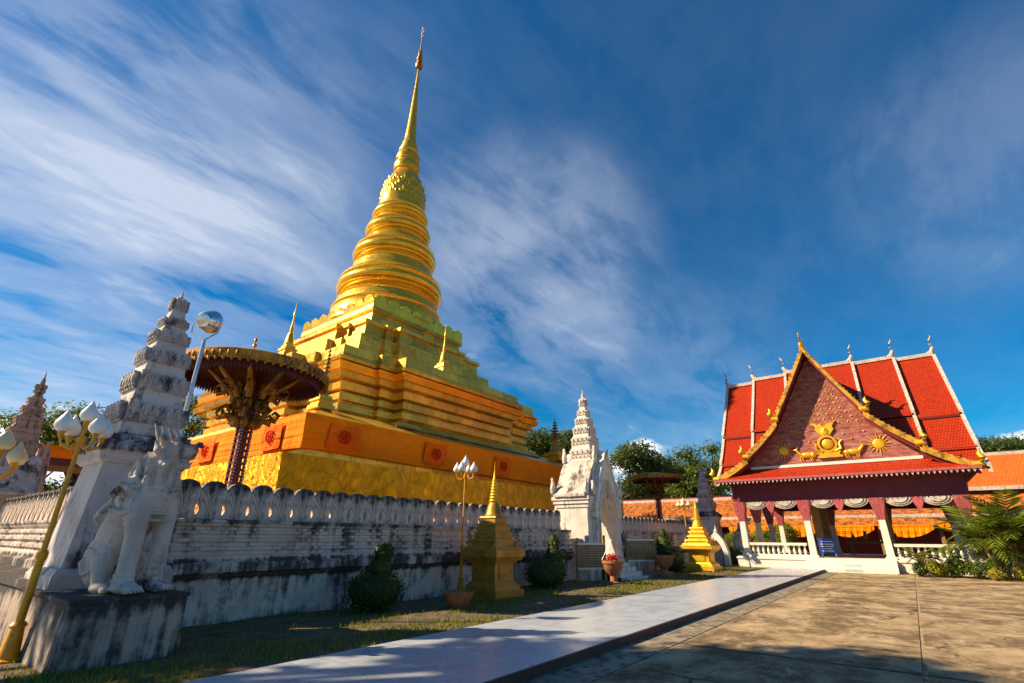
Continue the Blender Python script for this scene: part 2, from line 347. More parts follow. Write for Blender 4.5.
# polished walkway tile
m_, t, b = newmat('polished_grey_tile'); v = objco(t)
br = N(t, 'ShaderNodeTexBrick', Scale=1.0, offset=0.0); br.inputs['Mortar Size'].default_value = .006; br.inputs['Brick Width'].default_value = .4; br.inputs['Row Height'].default_value = .4
br.inputs['Color1'].default_value = (.42,.46,.505,1); br.inputs['Color2'].default_value = (.46,.50,.54,1); br.inputs['Mortar'].default_value = (.24,.24,.25,1); L(t, v, br.inputs['Vector'])
c = mix(t, ramp(t, nz(t, v, 1.1, 8), ((.42,0.0),(.75,.4))), br.outputs[0], (.36,.36,.36))
L(t, c, b.inputs['Base Color']); L(t, ramp(t, nz(t, v, 2.5, 6), ((.3,.20),(.7,.42))), b.inputs['Roughness'])
bump(t, b, nz(t, v, 30, 3), .03, .004); M['walk'] = m_
M['joint'] = basic('sandy_joint', (.36,.26,.14), .95, 0, .3, 2, 40, .4, col2=(.12,.10,.03), c2r=(.5,.62))
M['kerb'] = basic('dark_red_kerb', (.10,.035,.025), .7, 0, .3, 4, col2=(.04,.03,.03))
M['gutter'] = basic('concrete_gutter', (.26,.22,.15), .9, 0, .3, 2, 40, .4, col2=(.07,.055,.035), c2r=(.46,.62))
M['lawn'] = basic('lawn_soil', (.085,.075,.024), .95, 0, .4, 1.2, 30, .6, .03, col2=(.17,.10,.055), c2r=(.46,.58))
M['earth'] = basic('dry_earth', (.16,.12,.06), .95, 0, .3, .4)
M['blade'] = leafmat('grass_blades', (.08,.10,.010), (.30,.28,.025), .6, .35)
M['topiary'] = leafmat('topiary_leaf', (.022,.045,.007), (.075,.11,.015), .6, .25)
M['topiary_new'] = leafmat('topiary_new_growth', (.05,.09,.012), (.14,.18,.02), .5, .3)
M['tree_dark'] = leafmat('dark_tree_leaf', (.022,.050,.010), (.115,.15,.025), .5, .4)
M['tree_mid'] = leafmat('mid_tree_leaf', (.035,.075,.012), (.17,.21,.03), .5, .42)
M['tree_light'] = leafmat('light_tree_leaf', (.075,.13,.014), (.27,.30,.04), .5, .45)
M['palm'] = leafmat('palm_leaf', (.035,.075,.010), (.20,.25,.02), .4, .35)
M['shrub'] = leafmat('yellow_shrub_leaf', (.16,.17,.012), (.46,.38,.03), .5, .3)
M['shrubgreen'] = leafmat('green_shrub_leaf', (.03,.075,.01), (.14,.19,.02), .5, .3)

# ------------------------------------------------------------------ ground
struct(MB().add([(-700,-700,-.06),(900,-700,-.06),(900,900,-.06),(-700,900,-.06)], [(0,1,2,3)]).build('ground', M['earth']))
pv = MB()
xs = [-14, .5, 9.05, 17.4, 25.2, 33.05]; ys = [-40, -20, -9.2, -4.4, .25, 3.42]
g = .028
for i in range(len(xs)-1):
    for j in range(len(ys)-1):
        pv.add([(xs[i]+g,ys[j]+g,0),(xs[i+1]-g,ys[j]+g,0),(xs[i+1]-g,ys[j+1]-g,0),(xs[i]+g,ys[j+1]-g,0)], [(0,1,2,3)])
struct(pv.build('pavement', M['pave']))
struct(MB().box(-14,34,-40,3.45,-.05,-.012).build('pavement_bed', M['joint']))
struct(MB().box(-14,33.05,3.45,4.06,-.05,-.002).build('gutter_strip', M['gutter']))
struct(MB().box(-14,33.7,4.10,6.62,-.05,.12).box(-8,1.55,6.62,60,-.05,.118).build('walkway', M['walk']))
struct(MB().box(-14,33.7,4.06,4.10,-.05,.117).build('kerb', M['kerb']))
lw = MB()
def lawn_z(x, y): return .07-.05*min(1,max(0,(y-8.5)/2.5))+.03*mnoise.noise(Vector((x*.7,y*.7,0)))
nx, ny = 90, 14
for i in range(nx+1):
    for j in range(ny+1):
        x = 1.55+ (36.5-1.55)*i/nx; y = 6.62+(11.6-6.62)*j/ny; lw.v.append((x,y,lawn_z(x,y)))
for i in range(nx):
    for j in range(ny): a = i*(ny+1)+j; lw.f.append((a,a+ny+1,a+ny+2,a+1))
struct(lw.build('lawn', M['lawn'], smooth=60))
gb = MB()
rg = random.Random(3)
for _ in range(30000):
    x = 1.7+33*rg.random()**1.6; y = 6.66+4.5*rg.random()
    dn = mnoise.noise(Vector((x*.45,y*.6,3)))
    if dn < -.02+.3*(y>9.3) and rg.random() < .85: continue
    z = lawn_z(x,y)-.01; a = rg.random()*6.28; h = .035+.06*rg.random(); w = .009+.012*min(1,x/15)
    dx, dy = math.cos(a)*w, math.sin(a)*w; ex, ey = rg.uniform(-.04,.04), rg.uniform(-.04,.04)
    gb.add([(x-dx,y-dy,z),(x+dx,y+dy,z),(x+ex,y+ey,z+h)], [(0,1,2)])
struct(gb.build('grass', M['blade']), 'stuff')
struct(MB().box(33.0,38,-12,.95,-.05,.03).build('planting_bed', M['soil']))

# ------------------------------------------------------------------ perimeter wall
PROF = [(.0,-.05),(.07,.0),(.07,.80),(.12,.83),(.14,.88),(.21,.92),(.21,1.08),(.12,1.13),(.12,1.22),(.05,1.24),(.05,1.31),(.10,1.325),(.10,1.385),(.03,1.40),(.03,1.47),(.085,1.485),(.085,1.545),(.025,1.56),(.025,1.62),(.07,1.635),(.07,1.69),(.02,1.705),(.02,1.76),(.07,1.775),(.11,1.84),(.125,1.85),(.125,1.895),(.02,1.91)]
def wall_mesh(L_, depth=.42):
    """along +x from 0..L_, outer face towards -y at y=0"""
    prof = [(-d, z) for d, z in PROF]; back = [(depth+d, z) for d, z in reversed(PROF)]
    n = max(2, int(L_/.4)); rings = []
    for i in range(n+1):
        x = L_*i/n
        rings.append([(x, y+.008*mnoise.noise(Vector((x*1.3, z*2, 4))), z+.008*mnoise.noise(Vector((x*.9, z, 9)))) for y, z in prof+back])
    return MB().loft(rings)
half = [(.248,0),(.246,.07),(.222,.12),(.203,.18),(.210,.25),(.240,.32),(.249,.43),(.2535,.53),(.238,.62),(.19,.695),(.105,.74),(0,.755)]
def merlon_mesh():
    out = [(x, z) for x, z in half]+[(-x, z) for x, z in reversed(half[:-1])]
    b = MB(); b.ext([(x,.06,z) for x, z in out], (0,.16,0))
    # raised leaf ribs on both faces
    for sgn, y in ((1,.052),(-1,.228)):
        b.tube([(0,y,.03),(0,y,.60)], [.022,.012], 5)
        for s in (-1,1):
            for (ex,ez,bz) in ((.205,.40,.12),(.19,.55,.22),(.12,.665,.34)):
                b.tube([(s*.018,y,bz),(s*ex*.55,y,bz+(ez-bz)*.72),(s*ex*.9,y,ez-.005),(s*ex,y,ez-.07)], [.016,.024,.024,.014], 5)
    return b
mer_me = None
def make_wall(name, label, x0, y0, L_, rz, pitch=.51):
    global mer_me
    T = Matrix.Translation((x0,y0,0)) @ Matrix.Rotation(rz,4,'Z')
    w = wall_mesh(L_).move(T).build(name, M['wall']); tag(w, label, 'wall', 'white boundary walls of the temple')
    n = int(L_/pitch)
    for i in range(n):
        if mer_me is None:
            o = merlon_mesh().build('merlon', M['merlon']); mer_me = o.data; mer_me.transform(Matrix.Translation((0,0,1.9))); 
        else:
            o = bpy.data.objects.new('merlon', mer_me); COL.objects.link(o)
        o.parent = w
        k = random.Random(i*7+int(L_)).uniform
        o.matrix_world = T @ Matrix.Translation((pitch*(i+.5), .06+k(-.008,.008), k(-.012,.008))) @ Matrix.Rotation(k(-.02,.02),4,'Z')
    return w
make_wall('boundary_wall', 'long stained white wall with leaf shaped merlons between the near lion and the gate', 3.85, 11.2, 14.7, 0)
make_wall('boundary_wall', 'white merlon wall beyond the white gate, running towards the red roofed hall', 22.1, 11.2, 13.9, 0)
lwall = make_wall('boundary_wall', 'sunlit white merlon wall receding behind the yellow lamp post at left', 3.0, 22.9, 11.4, R(-90))
b = MB(); b.box(2.14,2.79,10.98,22.85,-.05,.80).box(2.10,2.80,10.99,22.86,.80,.93); b.build('plinth', M['pedestal'], lwall)

# ------------------------------------------------------------------ corner spire towers
def leaf_row(b, half_, z, h, n=4, proj=.06):
    for side in range(4):
        Rm = Matrix.Rotation(side*math.pi/2,4,'Z')
        for i in range(n):
            w = 2*half_/n; cx = -half_+w*(i+.5)
            out = [(cx-w*.46,z),(cx-w*.5,z+h*.45),(cx-w*.34,z+h*.8),(cx,z+h),(cx+w*.34,z+h*.8),(cx+w*.5,z+h*.45),(cx+w*.46,z)]
            pts = []
            front = [Rm @ Vector((x,-half_-proj*(1.5 if k in(2,3,4) else .9),zz)) for k,(x,zz) in enumerate(out)]
            back = [Rm @ Vector((x*.9,-half_+.05,zz)) for x, zz in out]
            b.loft([front, back])
            b.ell(Rm @ Vector((cx,-half_-proj*1.2,z+h*.45)), (w*.22,proj*.6,h*.33), 8, 5)
def sq(h, z, c=(0,0)): return [(c[0]-h,c[1]-h,z),(c[0]+h,c[1]-h,z),(c[0]+h,c[1]+h,z),(c[0]-h,c[1]+h,z)]
def make_tower(label, loc, mats, sc=1.0):
    r = thing('corner_spire', label, 'spire tower', (0,0,0), 'white corner spires on the wall')
    b = MB(); b.loft([sq(.80,0),sq(.80,1.02),sq(.74,1.12)]); b.loft([sq(.70,1.12),sq(.56,2.74)]); b.loft([sq(.54,2.74),sq(.52,3.0)])
    b.build('shaft', mats[0], r)
    b = MB(); b.loft([sq(.60,2.72),sq(.66,2.78),sq(.66,2.86),sq(.72,2.90),sq(.74,2.97),sq(.70,3.06),sq(.60,3.12),sq(.58,3.2)])
    b.build('cap', mats[0], r)
    rows = [(3.20,.46,.42),(3.84,.40,.355),(4.42,.335,.285),(4.92,.265,.215),(5.34,.195,.15),(5.64,.135,.08)]
    b = MB()
    zs = [z for z,_,_ in rows]+[6.1]
    for i,(z,a,c) in enumerate(rows): b.loft([sq(a,z),sq(c,zs[i+1]+.02)])
    b.lathe([(5.8,.10),(5.9,.085),(5.95,.10),(6.1,.05),(6.3,.012)], n=8)
    b.build('spire', mats[0], r, smooth=30)
    for i,(z,a,c) in enumerate(rows):
        hh = (zs[i+1]-z); b = MB()
        leaf_row(b, a*.45+c*.55, z+hh*.50, hh*.46, 5 if i<3 else 3, .075-.008*i)
        leaf_row(b, a*.7+c*.3, z+hh*.40, hh*.22, 6 if i<3 else 4, .05-.005*i)
        b.build('stucco_leaf_tier', mats[1], r, smooth=40)
    r.location = loc; r.scale = (sc,)*3
    return r
tw = make_tower('tall white tapering corner spire with grey stucco leaves directly behind the near lion', (2.96,10.9,0), (M['tower'],M['leafrow']))
dup(tw, (36.7,10.9,0), None, 1.04, 'shaded bluish grey spire at the far wall end, left of the hall')

# ------------------------------------------------------------------ gates
def gate(label, loc, rz, mats, sc=1.0):
    r = thing('temple_gate', label, 'gate', (0,0,0), 'white spired gates in the wall')
    # local: front to -y, centre of passage x=0, y=0 .. depth
    W_, D0, D1 = 1.58, -.05, 1.70
    def arch(n=10, w=.78, zs=2.55, zt=4.0, z0=.0):
        pts = [(-w, z0),(-w, zs)]
        for i in range(1, n): u = i/n; pts.append((-w*math.cos(u*math.pi/2)**.85*(1-.12*math.sin(u*math.pi)), zs+(zt-zs)*u**.9))
        pts.append((0, zt)); return pts+[(-x, z) for x, z in reversed(pts[:-1])]
    # side walls with passage between
    b = MB()
    for s in (-1,1):
        x0, x1 = sorted((s*.78, s*(W_-.12)))
        b.box(x0,x1,D0+.12,D1-.12,0,3.15)
        b.box(min(s*.86,s*W_),max(s*.86,s*W_),D0+.02,D1-.02,0,.75)
        b.box(min(s*.86,s*(W_-.04)),max(s*.86,s*(W_-.04)),D0+.06,D1-.06,.75,.95)
        for z, o in ((2.80,.0),(2.95,.05),(3.10,.10)): b.box(min(s*.84,s*(W_-.08+o)),max(s*.84,s*(W_-.08+o)),D0+.06-o,D1-.06+o,z,z+.145)
    b.build('wall', mats[0], r)
    # vaulted soffit joining front and back arches
    a = arch(); inner = a[1:-1]; bo = MB()
    outer = [(x*1.0, z+.28) if abs(x)<.5 else (x*1.18, z+.1) for x, z in inner]
    bo.loft([[(x,D0+.10,z) for x,z in inner]+[(x,D0+.10,z) for x,z in reversed(outer)], [(x,D1-.10,z) for x,z in inner]+[(x,D1-.10,z) for x,z in reversed(outer)]])
    bo.build('vault', mats[0], r, smooth=50)
    # front and back frames: pilasters + flame pediment with the arch cut out
    for yy, dy in ((D0-.10, .22), (D1-.12, .22)):
        b = MB()
        o_ = [(-1.10,0),(-1.10,2.6),(-1.20,2.7),(-1.03,3.3),(-.80,3.95),(-.50,4.5),(-.21,4.9),(0,5.3)]
        o_ = o_+[(-x,z) for x,z in reversed(o_[:-1])]
        a2 = arch(10,.80,2.55,4.02)
        # bridge outer and inner outlines with quads: resample both to same count by arclength
        def res(p, n):
            P = [Vector((x,z)) for x,z in p]; d=[0]
            for i in range(1,len(P)): d.append(d[-1]+(P[i]-P[i-1]).length)
            out=[]; 
            for k in range(n):
                s_=d[-1]*k/(n-1); i=max(j for j in range(len(d)) if d[j]<=s_+1e-9); i=min(i,len(P)-2)
                out.append(P[i].lerp(P[i+1],(s_-d[i])/max(1e-9,d[i+1]-d[i])))
            return out
        A, Bq = res(o_,49), res(a2,49)
        V = []; 
        for y in (yy, yy+dy):
            V += [(p.x,y,p.y) for p in A]+[(p.x,y,p.y) for p in Bq]
        n=49; Fq=[]
        for i in range(n-1):
            Fq += [(i,i+1,n+i+1,n+i),(2*n+i,3*n+i,3*n+i+1,2*n+i+1),(i,2*n+i,2*n+i+1,i+1),(n+i,n+i+1,3*n+i+1,3*n+i)]
        b.add(V,Fq)
        # moulded ribs following the arch and the pediment edge
        yf = yy-.03 if yy<0 else yy+dy+.03
        b.tube([(p.x*1.06,yf,p.y+.03) for p in Bq], .05, 6)
        b.tube([(p.x*.97,yf,p.y-.06) for p in A[8:-8]], .06, 6)
        for s in (-1,1):
            b.box(min(s*.9,s*1.24),max(s*.9,s*1.24),yy-.06,yy+dy+.06,0,.55)
            b.box(min(s*.92,s*1.22),max(s*.92,s*1.22),yy-.05,yy+dy+.05,2.42,2.62)
        b.build('arch_frame', mats[0], r, smooth=35)
    # roof: two concave slopes + ridge
    b = MB()
    cs = [(-W_-.08,3.34),(-W_+.12,3.62),(-1.25,4.05),(-.95,4.5),(-.62,4.85),(-.62,4.7),(0,4.9)]
    prof = [(-W_-.10,3.24),(-W_-.10,3.34),(-1.34,3.72),(-1.08,4.14),(-.84,4.54),(-.60,4.86)]
    prof = prof+[(-x,z) for x,z in reversed(prof)]
    nseg = 10
    b.loft([[(x,D0+.11+(D1-D0-.22)*i/nseg,z+.035*mnoise.noise(Vector((x*3,i*.7,z*3)))) for x,z in prof] for i in range(nseg+1)])
    b.build('roof', mats[1], r)
    # spire
    b = MB(); cy = (D0+D1)/2
    rows = [(4.78,.53,.50),(5.42,.47,.43),(5.98,.40,.355),(6.46,.32,.27),(6.90,.235,.18),(7.30,.15,.085)]
    zs = [q[0] for q in rows]+[7.9]
    for i,(z,a_,c_) in enumerate(rows): b.loft([sq(a_,z,(0,cy)),sq(c_,zs[i+1]+.02,(0,cy))])
    b.lathe([(7.75,.10),(7.95,.07),(8.0,.085),(8.2,.03),(8.45,.008)], (0,cy), 8)
    b.build('spire', mats[0], r, smooth=30)
    for i,(z,a_,c_) in enumerate(rows):
        hh = zs[i+1]-z; q = MB()
        leaf_row(q, (a_+c_)/2, z+hh*.60, hh*.34, 4 if i<4 else 2, .05); leaf_row(q, a_*.97, z+hh*.34, hh*.22, 5 if i<4 else 2, .03)
        q.move(Matrix.Translation((0,cy,0))).build('stucco_leaf_tier', mats[0], r, smooth=40)
    # flame finials
    for x, y, z, h in ((-W_-.02,D1-.05,3.3,.75),(W_+.02,D1-.05,3.3,.75),(-W_-.02,D0+.05,3.3,.7),(W_+.02,D0+.05,3.3,.7),(-.62,D0+.1,4.7,.75),(.62,D0+.1,4.7,.75),(-.62,D1-.1,4.7,.75),(.62,D1-.1,4.7,.75),(-1.12,D0-.02,3.3,.6),(1.12,D0-.02,3.3,.6)):
        s = 1 if x>0 else -1
        o = [(0,0),(-.13,.15*h),(-.17,.42*h),(-.05,.75*h),(.06,h),(.07,.7*h),(.15,.4*h),(.12,.12*h)]
        MB().ext([(x+s*px*1.0,y-.05,z+pz) for px,pz in o],(0,.1,0)).build('flame_finial', mats[0], r)
    # raised floor and steps
    MB().box(-.775,.775,D0-.16,D1+.16,0,.80).build('threshold', mats[0], r)
    b = MB()
    for k in range(4): b.box(-1.02+.0*k,1.02,D0-.20-.26*(k+1),D0-.165-.001*k,0,.64-.16*k)
    b.build('step', mats[0], r)
    r.location = loc; r.rotation_euler=(0,0,rz); r.scale=(sc,)*3
    return r
GX = 20.3
gate('white stucco gate with pointed arch and tall spire halfway along the wall', (GX,10.38,0), 0, (M['shrine'],M['gate_roof']))
gate('dark roofed old gate with brownish pink spire at the left edge', (2.45,24.5,0), R(-90), (M['pink_tower'],M['gate_roof']), .86)

# ------------------------------------------------------------------ lion statues
def remesh(mb, voxel, smooth_it=3):
    me = bpy.data.meshes.new('tmp'); me.from_pydata(mb.v, [], mb.f); me.update()
    import bmesh
    bm = bmesh.new(); bm.from_mesh(me); bmesh.ops.recalc_face_normals(bm, faces=bm.faces); bm.to_mesh(me); bm.free()
    o = bpy.data.objects.new('tmp', me); COL.objects.link(o)
    mo = o.modifiers.new('r','REMESH'); mo.mode='VOXEL'; mo.voxel_size=voxel; mo.use_smooth_shade=True
    ms = o.modifiers.new('s','SMOOTH'); ms.factor=.5; ms.iterations=smooth_it
    dg = bpy.context.evaluated_depsgraph_get(); dg.update()
    out = bpy.data.meshes.new_from_object(o.evaluated_get(dg)); bpy.data.objects.remove(o)
    return out
def lion_mesh():
    b = MB()
    for s in (-1,1):
        b.tube([(s*.215,-.40,.05),(s*.215,-.41,.35),(s*.215,-.40,.75),(s*.215,-.34,1.08),(s*.20,-.24,1.35)], [.135,.115,.125,.165,.21], 16)
        for z,rr in ((.17,.142),(.24,.135),(.93,.162),(1.0,.172)): b.lathe([(z-.028,rr*.8),(z-.012,rr),(z+.012,rr),(z+.028,rr*.8)],(s*.215,-.405+.06*(z>.9)),16)
        b.ell((s*.215,-.47,.085), (.145,.20,.09), 14, 8)
        for k in (-1,-.33,.33,1): b.ell((s*.215+k*.085,-.63,.06), (.036,.085,.058), 8, 6); b.tube([(s*.215+k*.085,-.69,.06),(s*.215+k*.09,-.76,.025)],[.024,.008],6)
        b.ell((s*.20,.20,.42), (.15,.27,.38), 14, 8, rx=R(-12))
        b.tube([(s*.34,.10,.30),(s*.345,.24,.24),(s*.345,.34,.40),(s*.34,.26,.58),(s*.335,.15,.55),(s*.335,.14,.44)], [.025,.035,.04,.04,.03,.015], 8)
        b.tube([(s*.25,.10,.48),(s*.27,.02,.28),(s*.27,-.02,.08)], [.13,.10,.085], 12)
        b.ell((s*.28,-.07,.07), (.10,.17,.08), 12, 8)
        for k in (-1,-.33,.33,1): b.ell((s*.28+k*.058,-.23,.05), (.03,.065,.048), 8, 6)
        b.ell((s*.27,-.20,1.36), (.15,.22,.28), 12, 8, rx=R(-8))
        b.tube([(s*.36,-.40,1.12),(s*.42,-.26,1.06),(s*.44,-.08,1.14),(s*.43,-.02,1.34),(s*.42,-.14,1.48),(s*.42,-.27,1.42),(s*.43,-.27,1.30),(s*.43,-.19,1.26)], [.03,.05,.055,.055,.05,.045,.035,.02], 8)
        b.tube([(s*.30,.10,1.30),(s*.36,.22,1.10),(s*.34,.34,1.02),(s*.30,.30,.90)], [.04,.05,.04,.02], 8)
    b.tube([(0,.26,.42),(0,.18,.72),(0,.02,1.05),(0,-.13,1.40),(0,-.20,1.68)], [.27,.31,.34,.35,.28], 18)
    b.ell((0,-.28,1.32), (.30,.25,.38), 16, 10)
    b.tube([(0,-.10,1.5),(0,-.20,1.75),(.02,-.26,1.95)], [.29,.26,.24], 16)
    for zc,rx_,ry_,n_,sz in ((1.50,.34,.30,13,(.052,.052,.12)),(1.66,.315,.27,12,(.05,.05,.11)),(1.80,.29,.25,11,(.045,.045,.10))):
        for i in range(n_):
            a = math.pi*2*i/n_+zc; b.ell((rx_*math.sin(a), -.20-ry_*math.cos(a), zc+.04*math.cos(a)), sz, 8, 6)
    b.tube([(.33*math.sin(a),-.22-.30*math.cos(a),1.405+.05*math.cos(a)) for a in [2*math.pi*k/20 for k in range(21)]],.035,6)
    b.ell((0,-.55,1.36),(.07,.05,.09),8,6)
    for i in range(4): b.ell((0,-.50+.02*i,.98+.10*i), (.17+.012*i,.055,.032), 10, 6)
    b.tube([(0,.44,.2),(0,.52,.5),(0,.47,.80),(0,.36,1.05),(0,.32,1.28),(0,.22,1.45)], [.06,.07,.065,.065,.08,.02], 10)
    h = MB()
    h.ell((0,.02,.02), (.23,.25,.23), 16, 10)
    h.tube([(0,-.12,.06),(0,-.32,.07),(0,-.46,.12)], [.165,.135,.095], 12)
    h.ell((0,-.50,.19), (.085,.065,.06), 10, 6)
    h.tube([(0,-.06,-.16),(0,-.24,-.21),(0,-.40,-.19)], [.13,.085,.06], 12)
    h.tube([(0,-.14,-.22),(0,-.20,-.36),(0,-.16,-.46)], [.07,.055,.01], 8)
    for s in (-1,1):
        h.ell((s*.115,-.22,.19), (.075,.08,.065), 10, 6); h.ell((s*.115,-.285,.185), (.045,.04,.045), 8, 6)
        h.tube([(s*.05,-.26,.27),(s*.14,-.22,.29),(s*.22,-.12,.24)], [.03,.04,.02], 7)
        h.tube([(s*.16,.02,.18),(s*.22,.05,.30),(s*.20,.06,.42)], [.085,.08,.012], 8)
        h.tube([(s*.22,-.02,-.08),(s*.33,.04,.04),(s*.31,.12,.22)], [.06,.07,.015], 8)
        for k in range(3): h.tube([(s*(.17+.02*k),.02-.09*k,-.10),(s*(.27+.01*k),.04-.09*k,-.24),(s*(.24),.06-.09*k,-.34)], [.06,.055,.01], 8)
        for yy in (-.42,-.33): h.tube([(s*.07,yy,.02),(s*.075,yy-.01,-.06)],[.026,.006],6); h.tube([(s*.055,yy+.02,-.16),(s*.06,yy,-.09)],[.022,.006],6)
        h.ell((s*.055,-.52,.16),(.04,.035,.03),8,6)
    for k in range(5): h.tube([(0,-.22+.10*k,.22-.01*k),(0,-.20+.12*k,.35),(0,-.12+.13*k,.44+.035*k)], [.05,.042,.01], 8)
    b.join(h.move(Matrix.Translation((.03,-.33,1.98)) @ Matrix.Rotation(R(24),4,'Z') @ Matrix.Scale(.86,4)))
    return b
lm = remesh(lion_mesh(), .0135, 1); lm.name = 'lion_statue'; lm.materials.append(carve(M['lion']))
def place_lion(label, loc, rz, sc=1.0):
    o = bpy.data.objects.new('lion_statue', lm); COL.objects.link(o); o.location = loc; o.rotation_euler=(0,0,rz); o.scale=(sc,)*3
    return tag(o, label, 'statue', 'guardian lion statues')
place_lion('near white guardian lion seated on the mouldy block below the left spire', (2.72,9.22,.845), R(20), .97)
place_lion('small distant grey lion seated beside the red roofed hall', (37.0,9.0,.75), R(0), 1.0)
def pedestal(label, x0, x1, y0, y1, h):
    b = MB(); n=8
    rings=[]
    for z,o in ((-.05,.04),(h*.5,.02),(h-.06,0),(h-.055,.025),(h-.006,.03),(h,.0)):
        rr=[]
        cs=[(x0-o,y0-o),(x1+o,y0-o),(x1+o,y1+o),(x0-o,y1+o)]
        for k in range(4):
            a,c=Vector(cs[k]),Vector(cs[(k+1)%4])
            for i in range(n):
                p=a.lerp(c,i/n); rr.append((p.x+.02*mnoise.noise(Vector((p.x*4,p.y*4,z*5))),p.y+.02*mnoise.noise(Vector((p.y*4,p.x*4,z*5+7))),z))
        rings.append(rr)
    return tag(b.loft(rings).build('pedestal', M['pedestal']), label, 'pedestal', 'lion pedestals')
pedestal('black stained concrete block under the near lion statue', 2.08, 3.38, 8.42, 11.0, .845)
pedestal('pale block under the small distant lion', 36.3, 37.7, 8.2, 10.0, .75)

# ------------------------------------------------------------------ great golden chedi
CX, CY = 22.05, 30.0
def ccx(z): 
    pts = ((0,22.05),(11,22.05),(16,22.2),(20.75,22.4),(30.5,22.65),(46,22.76),(60,22.8))
    for (a,xa),(c,xc) in zip(pts,pts[1:]):
        if z <= c: return xa+(xc-xa)*(z-a)/(c-a)
def redent(a, z, k=1.0, w1=2.25, o1=.28, w2=3.35, o2=1.0):
    """square of half a with two projecting bays on every face"""
    q = [(-a,-a),(-(a-w1),-a),(-(a-w1),-(a+o1)),(-(a-w2),-(a+o1)),(-(a-w2),-(a+o2))]
    side = q+[(-x,y) for x,y in reversed(q[1:])]
    out=[]
    cx = ccx(z)
    for s in range(4):
        c_,s_=round(math.cos(s*math.pi/2)),round(math.sin(s*math.pi/2))
        out += [(cx+x*c_-y*s_, CY+x*s_+y*c_, z) for x,y in side]
    return out
chedi = thing('golden_chedi', 'huge golden bell shaped chedi rising to a thin spire behind the wall', 'pagoda', (CX,CY,0))
def csq(a, z): cx=ccx(z); return [(cx-a,CY-a,z),(cx+a,CY-a,z),(cx+a,CY+a,z),(cx-a,CY+a,z)]
MB().loft([csq(11.75,0),csq(11.72,6.0),csq(11.9,6.06),csq(11.9,6.22),csq(9.9,7.0),csq(9.9,7.02)]).build('base', M['chedi'], chedi)
prof = [(6.75,9.75),(7.05,9.5),(7.15,8.95),(7.40,8.45),(7.45,8.2),(7.58,8.12),(7.62,8.30),(7.95,8.30),(8.0,8.0),(8.14,8.0),(8.18,8.24),(8.5,8.26),(8.54,8.0),(8.68,8.0),(8.72,8.30),(9.05,8.36),(9.09,8.12),(9.22,8.14),(9.27,8.52),(9.62,8.62)]
MB().loft([redent(a,z) for z,a in prof]).build('lower_tier', M['chedi'], chedi)
MB().loft([redent(8.80,9.60),redent(8.92,9.98)]).build('gilt_band', M['strip'], chedi)
prof = [(9.96,8.45),(10.08,8.45),(10.10,8.84),(10.26,8.90),(10.28,8.62),(11.0,8.60)]
MB().loft([redent(a,z) for z,a in prof]).build('cornice', M['chedi'], chedi)
def red2(a,z): return redent(a,z,1,a*.28,a*.035,a*.42,a*.11)
MB().loft([red2(6.75,10.9),red2(6.7,11.7)]).loft([red2(6.15,11.7),red2(6.05,13.2)]).build('upper_tier', M['chedi'], chedi)
MB().loft([red2(5.45,13.2),red2(5.35,14.3)]).loft([red2(5.5,14.3),red2(5.5,14.55)]).build('upper_tier', M['chedi'], chedi)
MB().loft([csq(4.45,14.5),csq(4.25,15.9)]).loft([csq(4.3,15.88),csq(4.45,16.0),csq(4.3,17.0)]).build('upper_tier', M['chedi'], chedi)
b = MB()
for s in range(4):
    Rm = Matrix.Rotation(s*math.pi/2,4,'Z'); n=8
    for i in range(n):
        w = 8.8/n; cx=-4.4+w*(i+.5)
        out=[(cx-w*.48,15.95),(cx-w*.5,16.7),(cx-w*.36,17.0),(cx,17.18),(cx+w*.36,17.0),(cx+w*.5,16.7),(cx+w*.48,15.95)]
        fr=[Rm@Vector((x,-4.42-.10*(k in (2,3,4)),z)) for k,(x,z) in enumerate(out)]; bk=[Rm@Vector((x,-4.2,z)) for x,z in out]
        b.loft([fr,bk])
b.move(Matrix.Translation((ccx(17),CY,0))).build('lotus_petal_row', M['chedi_round'], chedi, smooth=40)
